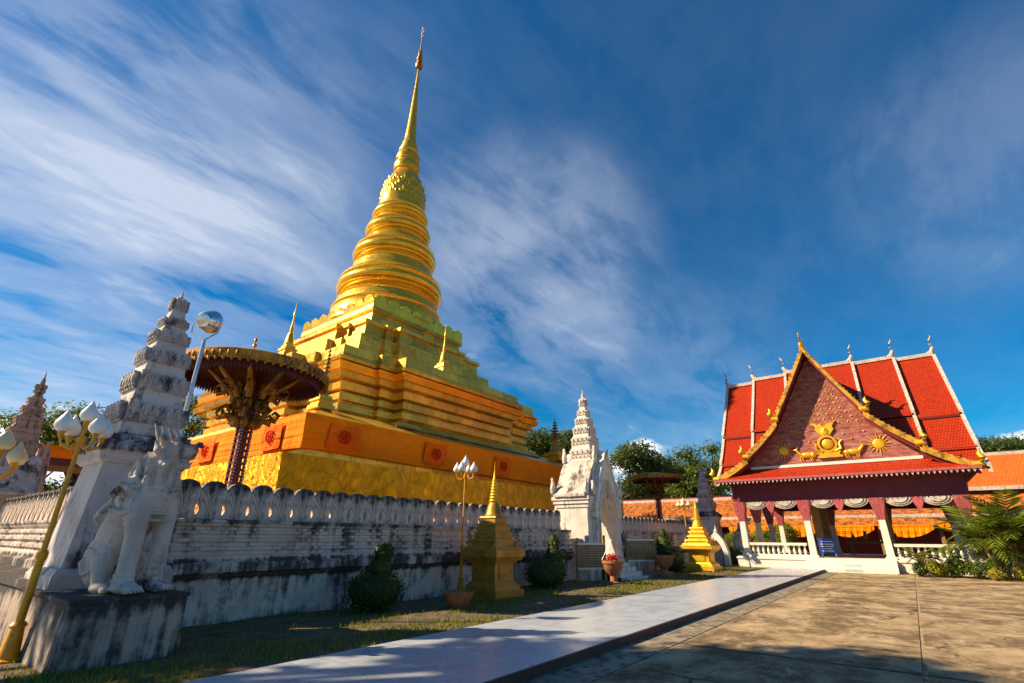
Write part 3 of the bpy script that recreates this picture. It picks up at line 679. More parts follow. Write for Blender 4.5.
lp = [(16.6,4.5),(17.3,4.42),(17.9,4.3),(17.95,4.26),(18.01,4.327),(18.1,4.36),(18.19,4.327),(18.25,4.26),(18.3,4.18),(18.9,4.02),(18.95,3.98),(18.99,4.034),(19.05,4.06),(19.11,4.034),(19.15,3.98),(19.2,3.86),(19.45,3.8),(19.5,4.02),(19.56,4.087),(19.65,4.12),(19.74,4.087),(19.8,4.02),(19.84,3.96),(19.88,4.12),(20.0,4.214),(20.19,4.26),(20.38,4.214),(20.5,4.12),(20.54,4.06),(20.58,4.02),(20.66,4.101),(20.79,4.14),(20.92,4.101),(21.0,4.02),(21.05,3.82),(21.1,3.76),(21.14,3.814),(21.2,3.84),(21.26,3.814),(21.3,3.76),(21.35,3.56),(21.8,3.4),(22.3,3.28),(22.35,3.23),(22.39,3.277),(22.45,3.3),(22.51,3.277),(22.55,3.23),(22.6,3.1),(22.8,3.08),(22.85,3.26),(22.9,3.314),(22.98,3.34),(23.05,3.314),(23.1,3.26),(23.13,3.2),(23.17,3.35),(23.29,3.438),(23.46,3.48),(23.63,3.438),(23.75,3.35),(23.78,3.28),(23.82,3.25),(23.9,3.324),(24.01,3.36),(24.12,3.324),(24.2,3.25),(24.24,3.06),(24.28,3.0),(24.31,3.04),(24.37,3.06),(24.42,3.04),(24.45,3.0),(24.5,2.82),(25.0,2.66),(25.05,2.61),(25.08,2.644),(25.12,2.66),(25.17,2.644),(25.2,2.61),(25.25,2.5),(25.4,2.48),(25.45,2.62),(25.5,2.674),(25.57,2.7),(25.65,2.674),(25.7,2.62),(25.73,2.58),(25.77,2.68),(25.88,2.761),(26.04,2.8),(26.19,2.761),(26.3,2.68),(26.34,2.62),(26.38,2.56),(26.44,2.627),(26.54,2.66),(26.64,2.627),(26.7,2.56),(26.74,2.42),(26.9,2.3),(27.2,2.2),(27.25,2.27),(27.3,2.317),(27.38,2.34),(27.45,2.317),(27.5,2.27),(27.53,2.22),(27.57,2.32),(27.67,2.401),(27.81,2.44),(27.95,2.401),(28.05,2.32),(28.1,2.26),(28.14,2.19),(28.19,2.251),(28.27,2.28),(28.35,2.251),(28.4,2.19),(28.44,2.1),(28.8,2.05),
 (29.2,2.04),(29.6,2.02),(30.3,1.96),(31.0,1.84),(31.7,1.62),(32.4,1.34),(32.9,1.12),(33.0,1.02),(33.2,1.0),(33.25,1.14),(33.5,1.2),(33.9,1.2),(34.1,1.12),(34.15,.98),(34.4,.98),(34.45,1.08),(34.8,1.12),(35.1,1.04),(35.2,.9),(35.4,.86),(35.5,.94),(35.7,.94),(35.8,.84),(36.1,.82),(36.2,.72),(36.6,.70),(36.7,.62),(37.2,.56),(38.5,.46),(40,.38),(42,.29),(44,.19),(46.6,.09)]
MB().lathe(lp[:121], n=72, cf=lambda z:(ccx(z),CY)).build('ring_tier', M['chedi_round'], chedi, smooth=32)
MB().lathe(lp[120:129], n=64, cf=lambda z:(ccx(z),CY)).build('bell', M['chedi_round'], chedi, smooth=32)
b = MB()
rng=random.Random(9)
for i in range(14):   # relief foliage on the bell
    a = 2*math.pi*i/14
    for dz, rr, sz in ((29.75,2.02,.34),(30.45,1.95,.36),(31.2,1.80,.30)):
        for q in (-1,0,1):
            aa=a+q*.13+(.22 if dz==30.45 else 0); zz=dz+(.22 if q==0 else -.05)+rng.uniform(-.05,.05)
            b.ell((ccx(30)+rr*math.cos(aa),CY+rr*math.sin(aa),zz),(.05,.12,sz*(.85 if q==0 else .6)),8,6,rz=aa)
b.build('bell_relief', M['chedi_round'], chedi, smooth=50)
MB().lathe(lp[128:], n=32, cf=lambda z:(ccx(z),CY)).build('spire', M['chedi_round'], chedi, smooth=32)
fin = MB(); cf=(ccx(48),CY)
fin.lathe([(46.5,.09),(46.9,.10),(47.0,.34),(47.5,.38),(47.55,.26),(48.0,.26),(48.05,.32),(48.5,.30),(48.55,.2),(49.0,.2),(49.05,.24),(49.4,.2),(49.45,.12),(50.2,.07),(53.2,.025)], cf, 14)
fo = fin.build('finial', M['darkgold'], chedi, smooth=30)
b = MB()
for z, w in ((51.8,.18),(52.4,.22),(52.9,.14)): b.cbox((cf[0],cf[1],z),(w*2,.05,.06)); b.cbox((cf[0],cf[1],z),(.05,w*2,.06))
b.ell((cf[0],cf[1],53.2),(.09,.09,.16),8,6); b.build('weather_vane', M['metal'], fo)

# cloth wrapped round the base and the gold-cloth fence in front of it
def skirt(a, z0, z1, wob, th=.06, zt=None):
    b = MB(); n=160; outer=[];rings=[]
    per=[]
    cs=[(-a,-a),(a,-a),(a,a),(-a,a)]
    for k in range(4):
        p,q=Vector(cs[k]),Vector(cs[(k+1)%4])
        for i in range(n): per.append((p.lerp(q,i/n),k,i/n))
    zz=[z0+(z1-z0)*i/8 for i in range(9)]
    for z in zz:
        r_=[]
        for p,k,u in per:
            d=Vector(((0,-1),(1,0),(0,1),(-1,0))[k]); edge=min(1,min(u,1-u)*25)
            w=wob*mnoise.noise(Vector((p.x*.9+k*9,p.y*.9,z*.55)))*edge
            sag=.10*mnoise.noise(Vector((p.x*.12,p.y*.12,5)))*edge if z in (z0,) else 0
            r_.append((CX+p.x+d.x*w, CY+p.y+d.y*w, z+sag))
        rings.append(r_)
    inner=[[ (CX+(x-CX)*(1-th/a), CY+(y-CY)*(1-th/a), z) for x,y,z in rr] for rr in reversed(rings)]
    rr=rings+inner
    b.loft(rr+[rings[0]],cap=False); return b
oc = skirt(11.95,4.78,6.2,.05); tag(oc.build('orange_cloth', M['orange'], smooth=50), 'wide orange cloth band wrapped round the foot of the golden chedi', 'cloth')
gc = skirt(13.4,.0,4.3,.10); tag(gc.build('gold_fence', M['goldcloth'], smooth=50), 'crumpled gold cloth fence standing just above the merlons round the chedi', 'fence')
def wheel_flag(label, c, axis, w=1.5, h=1.0):
    """axis 'y' = hangs on the face towards -y, 'x' = face towards -x; slight sag"""
    r = thing('wheel_flag', label, 'flag', c, 'orange flags with a red wheel')
    def P(u,v,o): return (c[0]+u,c[1]-o,c[2]+v) if axis=='y' else (c[0]-o,c[1]-u,c[2]+v)
    b=MB(); n=8
    for oo in (0,.02):
        b.v += [P(-w/2+w*i/n-.12*(j/n-.5), h/2-h*j/n-.05*math.sin(math.pi*i/n), .03+oo+.05*math.sin(i*1.7+j*.6)*(j/n)) for i in range(n+1) for j in range(n+1)]
    N_=(n+1)**2
    for i in range(n):
        for j in range(n):
            a=i*(n+1)+j; b.f += [(a,a+1,a+n+2,a+n+1),(N_+a,N_+a+n+1,N_+a+n+2,N_+a+1)]
    for i in range(n):
        for e in ((i,i+1),(n*(n+1)+i,n*(n+1)+i+1),(i*(n+1),(i+1)*(n+1)),(i*(n+1)+n,(i+1)*(n+1)+n)): b.f.append((e[0],e[1],N_+e[1],N_+e[0]))
    b.build('cloth', M['flag'], r, smooth=60)
    b=MB()
    ring=lambda rr,tr: b.tube([P(rr*math.cos(a),rr*math.sin(a),.13) for a in [2*math.pi*k/24 for k in range(25)]],tr,5)
    ring(.25,.035); ring(.085,.03)
    for k in range(8): a=math.pi*k/4; b.tube([P(.085*math.cos(a),.085*math.sin(a),.13),P(.25*math.cos(a),.25*math.sin(a),.13)],.016,5)
    b.build('wheel_emblem', M['flagred'], r)
yF=CY-11.95-.06; xF=CX-11.95-.06
wheel_flag('wheel flag just right of the front corner of the orange band', (11.9,yF,5.42),'y')
wheel_flag('wheel flag on the front of the orange band, above the row of merlons mid way', (17.2,yF,5.42),'y')
wheel_flag('rightmost wheel flag on the orange band, behind the golden shrine tip', (22.6,yF,5.42),'y')
wheel_flag('wheel flag on the sunlit side of the orange band, right of the umbrella post', (xF,20.3,5.42),'x')
wheel_flag('wheel flag on the sunlit side of the orange band, left of the umbrella post', (xF,26.5,5.42),'x')

# small gilt spires on the chedi terraces
def ministupa(label, loc, h, w, tiers=False, group='small gilt spires on the chedi terraces'):
    r = thing('gilt_spire', label, 'spire', loc, group); x,y,z=loc
    b=MB()
    for z0,z1,k in ((0,.06,1.0),(.06,.12,.8),(.12,.15,.92),(.15,.20,.7)): b.loft([sq(w*k,z+h*z0,(x,y)),sq(w*k*.95,z+h*z1,(x,y))])
    b.build('base', M['brightgold'], r)
    b=MB()
    if tiers:
        b.lathe([(z+h*.2,w*.5),(z+h*.3,w*.42),(z+h*.42,w*.28),(z+h*.5,w*.14),(z+h,w*.03)],(x,y),14); b.build('bell', M['goldpaint'], r, smooth=30)
        for i in range(6): zz=z+h*(.56+.065*i); rr=w*(.42-.05*i); MB().lathe([(zz,rr),(zz+h*.025,rr*.8),(zz+h*.03,w*.05)],(x,y),14).build('umbrella_tier', M['darkgold'], r)
    else:
        b.lathe([(z+h*.2,w*.7),(z+h*.24,w*.72),(z+h*.26,w*.6),(z+h*.34,w*.52),(z+h*.42,w*.36),(z+h*.45,w*.22),(z+h*.5,w*.26),(z+h*.6,w*.14),(z+h*.74,w*.08),(z+h*.75,w*.16),(z+h*.80,w*.13),(z+h*.84,w*.04),(z+h,w*.02)],(x,y),16); b.build('bell', M['brightgold'], r, smooth=30)
    return r
ministupa('small bright gilt spire on the terrace left of the round rings, against blue sky', (12.75,25.9,10.95), 3.5, .42)
ministupa('small bright gilt spire on the terrace right of the round rings', (20.15,20.85,10.95), 3.4, .42)
ministupa('thin dark tiered spire at the front corner of the chedi base', (11.85,20.0,6.9), 3.2, .45, True)
ministupa('thin tiered spire peeping over the rim of the near umbrella', (10.97,26.0,7.0), 5.0, .6, True)
ministupa('brown gilt tiered spire between the chedi foot and the white gate', (31.9,20.2,6.9), 3.4, .95, True)

# ------------------------------------------------------------------ ceremonial umbrellas
def umbrella(label, loc, zr=5.75, Rr=1.95, full=True):
    r = thing('ceremonial_umbrella', label, 'umbrella', loc, 'big gilt umbrellas round the chedi'); x,y,_=loc
    b=MB()
    for s in (-1,1):
        for q in (-1,1): b.box(x+s*.13-.03,x+s*.13+.03,y+q*.13-.03,y+q*.13+.03,0,zr+.2)
    for i in range(34):
        z=.15+i*.17
        if z>zr: break
        for q in (-1,1): b.box(x-.13,x+.13,y+q*.13-.02,y+q*.13+.02,z,z+.05); b.box(x+q*.13-.02,x+q*.13+.02,y-.13,y+.13,z+.002,z+.052)
    b.box(x-.07,x+.07,y-.07,y+.07,0,zr+.2)
    p=b.build('pole', M['redpost'], r)
    b=MB()
    for i in range(62):
        z=.2+i*.085
        if z>zr-.2: break
        for s in (-1,1):
            for (dx,dy) in ((s*.13,-.165),(-.165,s*.13)): b.ell((x+dx,y+dy,z),(.022,.022,.022),6,4)
    b.build('bead_trim', M['pearl'], p)
    b=MB(); b.lathe([(zr+.02,Rr*.98),(zr,Rr),(zr+.26,Rr+.02),(zr+.28,Rr),(zr+.42,Rr*.55),(zr+.56,.15),(zr+.52,.1),(zr+.38,Rr*.5),(zr+.24,Rr*.94),(zr+.06,Rr*.96),(zr+.02,Rr*.98)],(x,y),48,cap=False); 
    c_=b.build('canopy', M['darkgold'], r, smooth=40)
    b=MB()
    for i in range(64):
        a=2*math.pi*i/64; b.ell((x+(Rr+.02)*math.cos(a),y+(Rr+.02)*math.sin(a),zr+.13),(.035,.035,.085),6,5); b.ell((x+(Rr+.01)*math.cos(a+.05),y+(Rr+.01)*math.sin(a+.05),zr-.02),(.04,.04,.06),6,4)
    b.build('rim_lace', M['darkgold'], c_, smooth=60)
    MB().lathe([(zr+.10,Rr*.955),(zr+.20,Rr*.5),(zr+.42,.16),(zr+.47,.16),(zr+.26,Rr*.5),(zr+.16,Rr*.955),(zr+.10,Rr*.955)],(x,y),48,cap=False).build('underside', M['soffit_red'], c_, smooth=40)
    b=MB(); n=110
    for i in range(n):
        a=2*math.pi*i/n; ca,sa=math.cos(a),math.sin(a); ro=Rr*.90
        b.add([(x+ro*math.cos(a+d),y+ro*math.sin(a+d),z) for d,z in ((-.027,zr+.12),(.027,zr+.12),(.02,zr-.12),(0,zr-.21),(-.02,zr-.12))]+[(x+(ro-.03)*math.cos(a+d),y+(ro-.03)*math.sin(a+d),z) for d,z in ((-.027,zr+.12),(.027,zr+.12),(.02,zr-.12),(0,zr-.21),(-.02,zr-.12))],
              [(0,1,2,3,4),(9,8,7,6,5),(0,5,6,1),(1,6,7,2),(2,7,8,3),(3,8,9,4),(4,9,5,0)])
    b.build('fringe', M['fringe'], c_)
    for k in range(8):
        a=2*math.pi*k/8+.2; ca,sa=math.cos(a),math.sin(a); b=MB()
        P=lambda rr,z,o=0:(x+rr*ca-o*sa,y+rr*sa+o*ca,z)
        b.tube([P(.14,zr-1.35),P(.42,zr-1.15),P(.52,zr-.85),P(.40,zr-.62),P(.55,zr-.35),P(.95,zr-.02),P(1.2,zr+.2)],[.05,.10,.09,.08,.10,.07,.05],8)
        b.tube([P(.50,zr-1.12),P(.72,zr-1.16),P(.80,zr-1.0),P(.68,zr-.90),P(.60,zr-.98)],[.05,.07,.06,.05,.03],7)
        b.tube([P(.62,zr-.42),P(.86,zr-.50),P(.98,zr-.34),P(.86,zr-.22),P(.78,zr-.30)],[.05,.07,.06,.05,.03],7)
        for z,rr,sz in ((zr-.75,.35,.13),(zr-1.25,.30,.12),(zr-.2,.45,.12)): b.ell(P(rr,z),(sz,sz,sz*1.3),8,6)
        b.build('scroll_bracket', M['bronze'], r, smooth=50)
    return r
um = umbrella('big round gilt umbrella on a beaded red post near the chedi corner', (6.12,14.0,0))
dup(um, (37.2,14.55,0), None, 1.0, 'distant gilt umbrella seen between the white gate and the red roofed hall')

# ------------------------------------------------------------------ lamp posts & floodlight
def lamp_post(label, loc, H=3.4, arms=4, glass='lampglass', thick=.05, rot=0, hd=.13):
    r = thing('lamp_post', label, 'lamp post', loc, 'gold lamp posts with lotus bud globes'); x,y,z0=loc
    b=MB(); b.lathe([(z0,.17),(z0+.06,.17),(z0+.08,.13),(z0+.16,.11),(z0+.42,.08),(z0+.46,.10),(z0+.5,.07)],(x,y),12); b.build('base', M['yellowpost'], r, smooth=30)
    b=MB(); top=z0+H-.55
    b.lathe([(z0+.48,thick*1.15),(z0+1.25,thick*1.1),(z0+1.28,thick*1.5),(z0+1.36,thick*1.5),(z0+1.4,thick*.8),(top,thick*.62),(top+.03,thick*1.3),(top+.12,thick*1.3),(top+.14,thick*.5),(z0+H-.2,thick*.45)],(x,y),12); b.build('pole', M['yellowpost'], r, smooth=30)
    def globe(cx,cy,cz):
        g_=MB().lathe([(cz,.05*hd/.13),(cz+.025,hd*.75),(cz+.085,hd),(cz+.15,hd*.92),(cz+.23,hd*.52),(cz+.29,hd*.22),(cz+.34,hd*.04)],(cx,cy),14).build('lamp_globe', M[glass], r, smooth=60)
        MB().lathe([(cz-.10,.018),(cz-.05,.035),(cz-.0,hd*.42),(cz+.012,hd*.5)],(cx,cy),12).build('collar', M['yellowpost'], g_, smooth=40)
    globe(x,y,z0+H-.18)
    for k in range(arms):
        a=2*math.pi*k/arms+rot; ca,sa=math.cos(a),math.sin(a)
        MB().tube([(x,y,top+.07),(x+.14*ca,y+.14*sa,top-.06),(x+.26*ca,y+.26*sa,top+.0),(x+.29*ca,y+.29*sa,top+.12)],[.022,.022,.02,.018],7).build('arm', M['yellowpost'], r, smooth=50)
        globe(x+.29*ca,y+.29*sa,top+.16)
    return r
lamp_post('near yellow lamp post leaning into view at the left edge, white globes, beside the lion', (1.93,9.86,.0), 3.42, 4, 'lampglass', .046,   .35, .122)
lamp_post('lamp post with creamy globes cut by the left border', (1.30,11.4,.0), 3.05, 4, 'yellowglass', .042, .6, .125)
lamp_post('thin lamp post behind the near small golden shrine', (11.75,10.86,.0), 3.9, 4, 'lampglass', .038, .35, .12)
lamp_post('faint far lamp post close to the bluish spire at the wall end', (31.4,10.7,.0), 3.8, 4, 'yellowglass', .045, .2, .17)
fl = thing('floodlight', 'silver dish floodlight on a tall steel pole rising behind the merlons', 'floodlight', (3.95,12.05,0))
MB().lathe([(0,.07),(3,.055),(5.75,.042),(5.8,.042)],(3.95,12.05),12).build('pole', M['metal'], fl, smooth=40)
T = Matrix.Translation((3.88,12.1,6.30)) @ Matrix.Rotation(R(-52),4,'Z') @ Matrix.Rotation(R(-74),4,'X')
head = MB().lathe([(-.12,.09),(-.10,.16),(-.02,.21),(.10,.255),(.22,.285),(.23,.285),(.225,.275),(.10,.245),(-.02,.19)],(0,0),28).move(T @ Matrix.Rotation(math.pi,4,'X') @ Matrix.Rotation(math.pi,4,'X')).build('lamp_head', M['reflector'], fl, smooth=40)
MB().lathe([(.20,.27),(.235,.16),(.245,.01)],(0,0),24).move(T).build('glass', M['lampglass'], head, smooth=50)
yk=MB(); yk.tube([T@Vector((-.31,0,.08)),T@Vector((-.31,.0,.08))+Vector((-.0,0,-.30)),Vector((3.95,12.05,5.82)),T@Vector((.31,0,.08))+Vector((0,0,-.30)),T@Vector((.31,0,.08))],.018,6)
yk.build('yoke', M['metal'], fl)

# ------------------------------------------------------------------ small golden shrines
def shrine(label, loc, H=3.7, mat='goldpaint', w=.98):
    r = thing('golden_shrine', label, 'shrine', loc, 'small golden shrines on the lawn'); x,y,z=loc
    def lv(b, lst):
        for z0,z1,a,c_ in lst: b.loft([sq(w*a,z+z0,(x,y)),sq(w*c_,z+z1,(x,y))])
    b=MB(); lv(b,[(-.1,.20,1.0,1.0),(.20,.32,.88,.86),(.32,.40,.80,.74)]); b.build('plinth', M[mat], r)
    b=MB(); lv(b,[(.40,.86,.66,.66),(.86,.94,.76,.80),(.94,1.04,.92,.98),(1.04,1.22,1.04,1.04),(1.22,1.30,.94,.90)])
    for s in range(4):
        q=MB(); q.box(-w*.40,w*.40,-w*.70,-w*.62,.46,.82); b.join(q.move(Matrix.Translation((x,y,z))@Matrix.Rotation(s*math.pi/2,4,'Z')))
    b.build('body', M[mat], r)
    b=MB(); lv(b,[(1.30,1.44,.74,.72),(1.44,1.50,.78,.76),(1.50,1.64,.60,.59),(1.64,1.69,.64,.62),(1.69,1.86,.52,.51),(1.86,1.91,.56,.54),(1.91,2.06,.44,.43),(2.06,2.11,.48,.46)])
    b.build('stepped_tier', M[mat], r)
    b=MB()
    for s in range(4):
        a=s*math.pi/2+math.pi/4; cx,cy=x+w*1.02*math.cos(a),y+w*1.02*math.sin(a)
        b.lathe([(z+1.28,.09),(z+1.36,.08),(z+1.42,.04),(z+1.62,.008)],(cx,cy),8)
    b.build('corner_finial', M[mat], r)
    b=MB(); b.lathe([(z+2.09,w*.40),(z+2.14,w*.42),(z+2.19,w*.37),(z+2.36,w*.32),(z+2.46,w*.25),(z+2.5,w*.20)],(x,y),20)
    b.build('bell', M[mat], r, smooth=30)
    b=MB(); pr=[(z+2.48,w*.22)]
    for i in range(8):
        zz=z+2.50+i*.085; rr=w*(.25-.021*i); pr+=[(zz,rr*.86),(zz+.04,rr),(zz+.07,rr*.84)]
    pr+=[(z+3.2,w*.06),(z+3.45,w*.028),(z+H,.004)]
    b.lathe(pr,(x,y),16); b.build('spire', M['brightgold'], r, smooth=30)
    return r
shrine('near small golden shrine with ringed spire standing on the lawn against the wall', (11.72,9.62,.06), 3.7, 'goldpaint', .63)
shrine('far small bright golden shrine on the lawn beyond the white gate', (28.6,9.1,.06), 3.3, 'brightgold', .78)

# ------------------------------------------------------------------ foliage helpers
def leaf_cloud(b, blobs, n, size, rng, shell=.55, flat=.0, up=.3):
    tot=sum(r[0]*r[1]*r[2] for _,r in blobs)
    for c,r in blobs:
        k=int(n*(r[0]*r[1]*r[2])/tot)+1
        for _ in range(k):
            d=Vector((rng.gauss(0,1),rng.gauss(0,1),rng.gauss(0,1))).normalized(); u=(shell+(1-shell)*rng.random())*(1+.12*rng.gauss(0,1))
            p=Vector(c)+Vector((d.x*r[0],d.y*r[1],d.z*r[2]))*u
            nrm=(d+Vector((rng.uniform(-1,1),rng.uniform(-1,1),rng.uniform(-1,1)+up))).normalized()
            a=nrm.orthogonal().normalized(); a.rotate(Matrix.Rotation(rng.random()*6.28,3,nrm)); q=nrm.cross(a)
            s=size*rng.uniform(.6,1.4); w=s*.5
            b.add([p-a*s,p+q*w-a*s*.1,p+a*s,p-q*w-a*s*.1],[(0,1,2,3)])
    return b
def tree_kind(label, mat, H, Wd, seed, n, size, loc, trunk_h=.35, group='trees beyond the temple', nb=16, gap=.5, cat='tree'):
    rng=random.Random(seed); r=thing('tree', label, cat, (0,0,0), group)
    blobs=[]
    for i in range(nb):
        a=rng.random()*6.28; u=rng.random()**.5; zz=rng.uniform(trunk_h+.06,.94); wr=Wd*.5*(1-.55*abs((zz-.6)/.45)**1.6)
        s=Wd*rng.uniform(.12,.22)
        blobs.append(((math.cos(a)*wr*u,math.sin(a)*wr*u,H*zz),(s*rng.uniform(.9,1.4),s*rng.uniform(.9,1.4),s*rng.uniform(.55,.85))))
    b=MB(); leaf_cloud(b,blobs,n,size,rng,gap); b.build('crown', M[mat], r)
    b=MB(); b.tube([(0,0,-.3),(.05,.02,H*.2),(-.05,.05,H*trunk_h),(.1,0,H*.6),(0,.1,H*.85)],[H*.03,H*.025,H*.021,H*.012,H*.004],9)
    for c,rr in blobs:
        z0=H*rng.uniform(.22,.5); 
        b.tube([(0,0,min(z0,c[2]*.8)),(c[0]*.5,c[1]*.5,min(z0,c[2]*.8)*.4+c[2]*.55),(c[0],c[1],c[2])],[H*.012,H*.008,H*.003],6)
    b.build('trunk', M['bark'], r, smooth=60)
    r.location=loc; return r
tA=tree_kind('dark rounded tree rising behind the white gate spire, its trunk hidden', 'tree_dark', 12, 10, 11, 15000, .165, (46,27.5,0))
tB=tree_kind('bright green bushy tree just above the distant umbrella', 'tree_light', 11.5, 11, 12, 13000, .19, (72,27.2,0))
tC=tree_kind('tall sparse tree with gaps of sky left of the red roof', 'tree_mid', 14.5, 10, 13, 10000, .19, (73,20.9,0), .3, nb=20, gap=.2)
tD=tree_kind('leafy tree showing under the near umbrella beside the floodlight pole', 'tree_mid', 11.5, 8, 14, 10000, .14, (14.2,40.5,0), nb=20, gap=.3)
dup(tA,(71,31.8,0),2.1,1.2,'dark tree immediately right of the white gate spire')
dup(tC,(9.2,42.0,0),1.2,.68,'tree with airy branches right behind the white lamp globes at left')
dup(tD,(6.1,44,0),2.6,.78,'tree left of the lamp globes, partly behind the pinkish spire')
dup(tA,(40.5,27.0,0),4.0,.95,'dark tree peeping just right of the chedi foot')
dup(tC,(75,16.5,0),2.4,1.0,'airy tree half hidden by the left eave of the red roof')
dup(tB,(82,23.6,0),3.4,1.15,'pale leafed tree farthest back behind the bluish spire')
dup(tA,(77,28.6,0),5.1,1.1,'dark leafy tree filling the gap above the orange tiled wall')
dup(tA,(80,-9.6,0),.6,1.05,'low dark treetop showing over the orange roof at the right edge')
dup(tC,(80,-12.3,0),1.7,.9,'treetop touching the right border above the orange roof')
dup(tB,(50.2,9.6,-1.6),1.9,.42,'green bushy tree seen between the left columns of the hall')
dup(tB,(50.5,13.2,-1.8),4.1,.36,'low green tree left of the hall, beside the bluish spire')
# broad tree outside the left border: its shade lies on the walkway and the near paving
tree_kind('tall leafy tree beyond the left border that shades the near walkway', 'tree_mid', 17.5, 7.2, 21, 13000, .25, (-7.1,16.4,0), .52, nb=24, gap=.2)

def topiary(label, loc, parts, mat='topiary', new=None, n=5200, size=.035):
    r=thing('topiary_bush', label, 'bush', loc, 'clipped bushes along the wall'); x,y,z=loc; rng=random.Random(int(x*10))
    b=MB(); core=MB()
    bl=[((x+c[0],y+c[1],z+c[2]),rr) for c,rr in parts]
    leaf_cloud(b,bl,n,size,rng,.93)
    for c,rr in bl: core.ell(c,scl(rr,.93),18,12)
    b.join(core); b.build('foliage', M[mat], r)
    if new:
        b=MB(); leaf_cloud(b,[((x+c[0],y+c[1],z+c[2]),rr) for c,rr in new],900,size,rng,.9); b.build('new_growth', M['topiary_new'], r)
    MB().tube([(x,y,z-.1),(x,y,z+.35)],.05,8).build('stem', M['bark'], r)
topiary('dark round topiary bush with two small knobs near the lion', (7.95,10.0,.05), [((0,0,.42),(.62,.60,.40)),((.12,0,.88),(.26,.25,.26)),((.06,0,1.18),(.13,.13,.20)),((.30,0,1.20),(.11,.11,.22)),((.15,0,1.02),(.17,.17,.2))], new=[((.18,0,1.25),(.24,.15,.14))], size=.03)
topiary('dark lumpy bush with a lighter upright shoot, left of the notice board by the gate', (15.1,10.1,.05), [((0,0,.45),(.75,.6,.48)),((.35,-.1,.9),(.28,.28,.5)),((.4,-.1,1.35),(.2,.2,.35))], new=[((.5,-.2,.7),(.42,.3,.5)),((.42,-.15,1.3),(.22,.2,.38))], n=4500)
topiary('dark bush between the second notice board and the far golden shrine', (26.2,9.9,.05), [((0,0,.5),(.8,.6,.55)),((-.2,.2,1.15),(.42,.4,.6)),((-.2,.2,1.7),(.2,.2,.35))], n=4000, size=.045)
topiary('low round green bush in front of the small distant lion', (35.2,8.55,.05), [((0,0,.4),(.7,.8,.5))], n=2500, mat='shrubgreen', size=.05)

# pots, boards
def bowl(label, loc, rad, h, foot, group='pots on the lawn'):
    r=thing('flower_pot', label, 'pot', loc, group); x,y,z=loc
    MB().lathe([(z,rad*.50),(z+h*.06,rad*.52),(z+h*.35,rad*.78),(z+h*.75,rad*.97),(z+h*.90,rad*1.0),(z+h*.92,rad*1.06),(z+h,rad*1.06),(z+h,rad*.95),(z+h*.9,rad*.9),(z+h*.88,.01)] if not foot else
        [(z,rad*.62),(z+h*.08,rad*.62),(z+h*.12,rad*.42),(z+h*.34,rad*.34),(z+h*.42,rad*.5),(z+h*.6,rad*.86),(z+h*.85,rad*.98),(z+h*.88,rad*1.08),(z+h,rad*1.08),(z+h,rad*.92),(z+h*.9,rad*.85),(z+h*.88,.01)],(x,y),24).build('bowl', M['terracotta'], r, smooth=40)
    return r
bowl('shallow terracotta bowl on the lawn in front of the near golden shrine', (9.42,8.75,.06), .34, .36, False)
p1=bowl('footed terracotta urn with red flowers beside the gate notice board', (17.75,8.9,.06), .36, .78, True)
b=MB(); rng=random.Random(5); leaf_cloud(b,[((17.75,8.9,.95),(.3,.3,.12))],260,.05,rng,.3); b.build('red_flowers', M['petal'], p1)
b=MB()
for k in range(3): a=k*2.1; b.tube([(17.75+.38*math.cos(a),8.9+.38*math.sin(a),.86),(17.75,8.9,1.55)],.008,5)
b.build('hanging_wire', M['metal'], p1)
bowl('second footed terracotta urn, right of the far notice board', (22.7,8.9,.06), .42, .85, True)
def board(label, x, y, w, z0, z1, rz):
    r=thing('notice_board', label, 'notice board', (x,y,.05), 'wooden notice boards by the gate')
    T=Matrix.Translation((x,y,0))@Matrix.Rotation(rz,4,'Z')
    for s in (-1,1): MB().box(s*w/2-.045,s*w/2+.045,-.045,.045,0,z1+.35-.1*(s<0)).move(T).build('post', M['board'], r)
    b=MB()
    for i in range(9): zz=z0+(z1-z0)*i/9; b.box(-w/2+.05,w/2-.05,-.03,.01,zz+.012,zz+(z1-z0)/9)
    b.move(T).build('slat_panel', M['board'], r)
    b=MB(); b.box(-w/2,w/2,-.05,.03,z1,z1+.07).box(-w/2,w/2,-.05,.03,z0-.06,z0); b.move(T).build('frame', M['white'], r)
board('slatted wooden notice board right in front of the white gate', 18.05, 9.95, 1.15, .55, 1.35, R(-35))
board('smaller slatted notice board on the far side of the gate', 22.6, 9.9, 1.35, .7, 1.5, R(-40))
tag(MB().box(21.2,24.6,9.2,10.2,-.02,.16).build('stone_slab', M['gutter']), 'low flat stone slab on the lawn under the second notice board', 'slab')
# small white arch beside the far lion
r=thing('small_arch', 'little white open arch standing between the far golden shrine and the distant lion', 'arch', (34.0,9.7,0))
b=MB()
o=[(-.62,0),(-.62,.9),(-.45,1.5),(-.2,1.85),(0,2.05)]; o=o+[(-x,z) for x,z in reversed(o[:-1])]
i_=[(-.36,0),(-.36,.85),(-.28,1.15),(-.13,1.4),(0,1.55)]; i_=i_+[(-x,z) for x,z in reversed(i_[:-1])]
V=[];n=len(o)
for xx in (-.22,.22): V+=[(34.0+xx,9.75-px,pz) for px,pz in o]+[(34.0+xx,9.75-px,pz) for px,pz in i_]
Fq=[]
for k in range(n-1): Fq+=[(k,k+1,n+k+1,n+k),(2*n+k,3*n+k,3*n+k+1,2*n+k+1),(k,2*n+k,2*n+k+1,k+1),(n+k,n+k+1,3*n+k+1,3*n+k)]
b.add(V,Fq).build('arch_body', M['shrine'], r)
MB().lathe([(2.02,.12),(2.12,.10),(2.2,.04),(2.4,.01)],(34.0,9.75),8).build('flame_finial', M['shrine'], r)

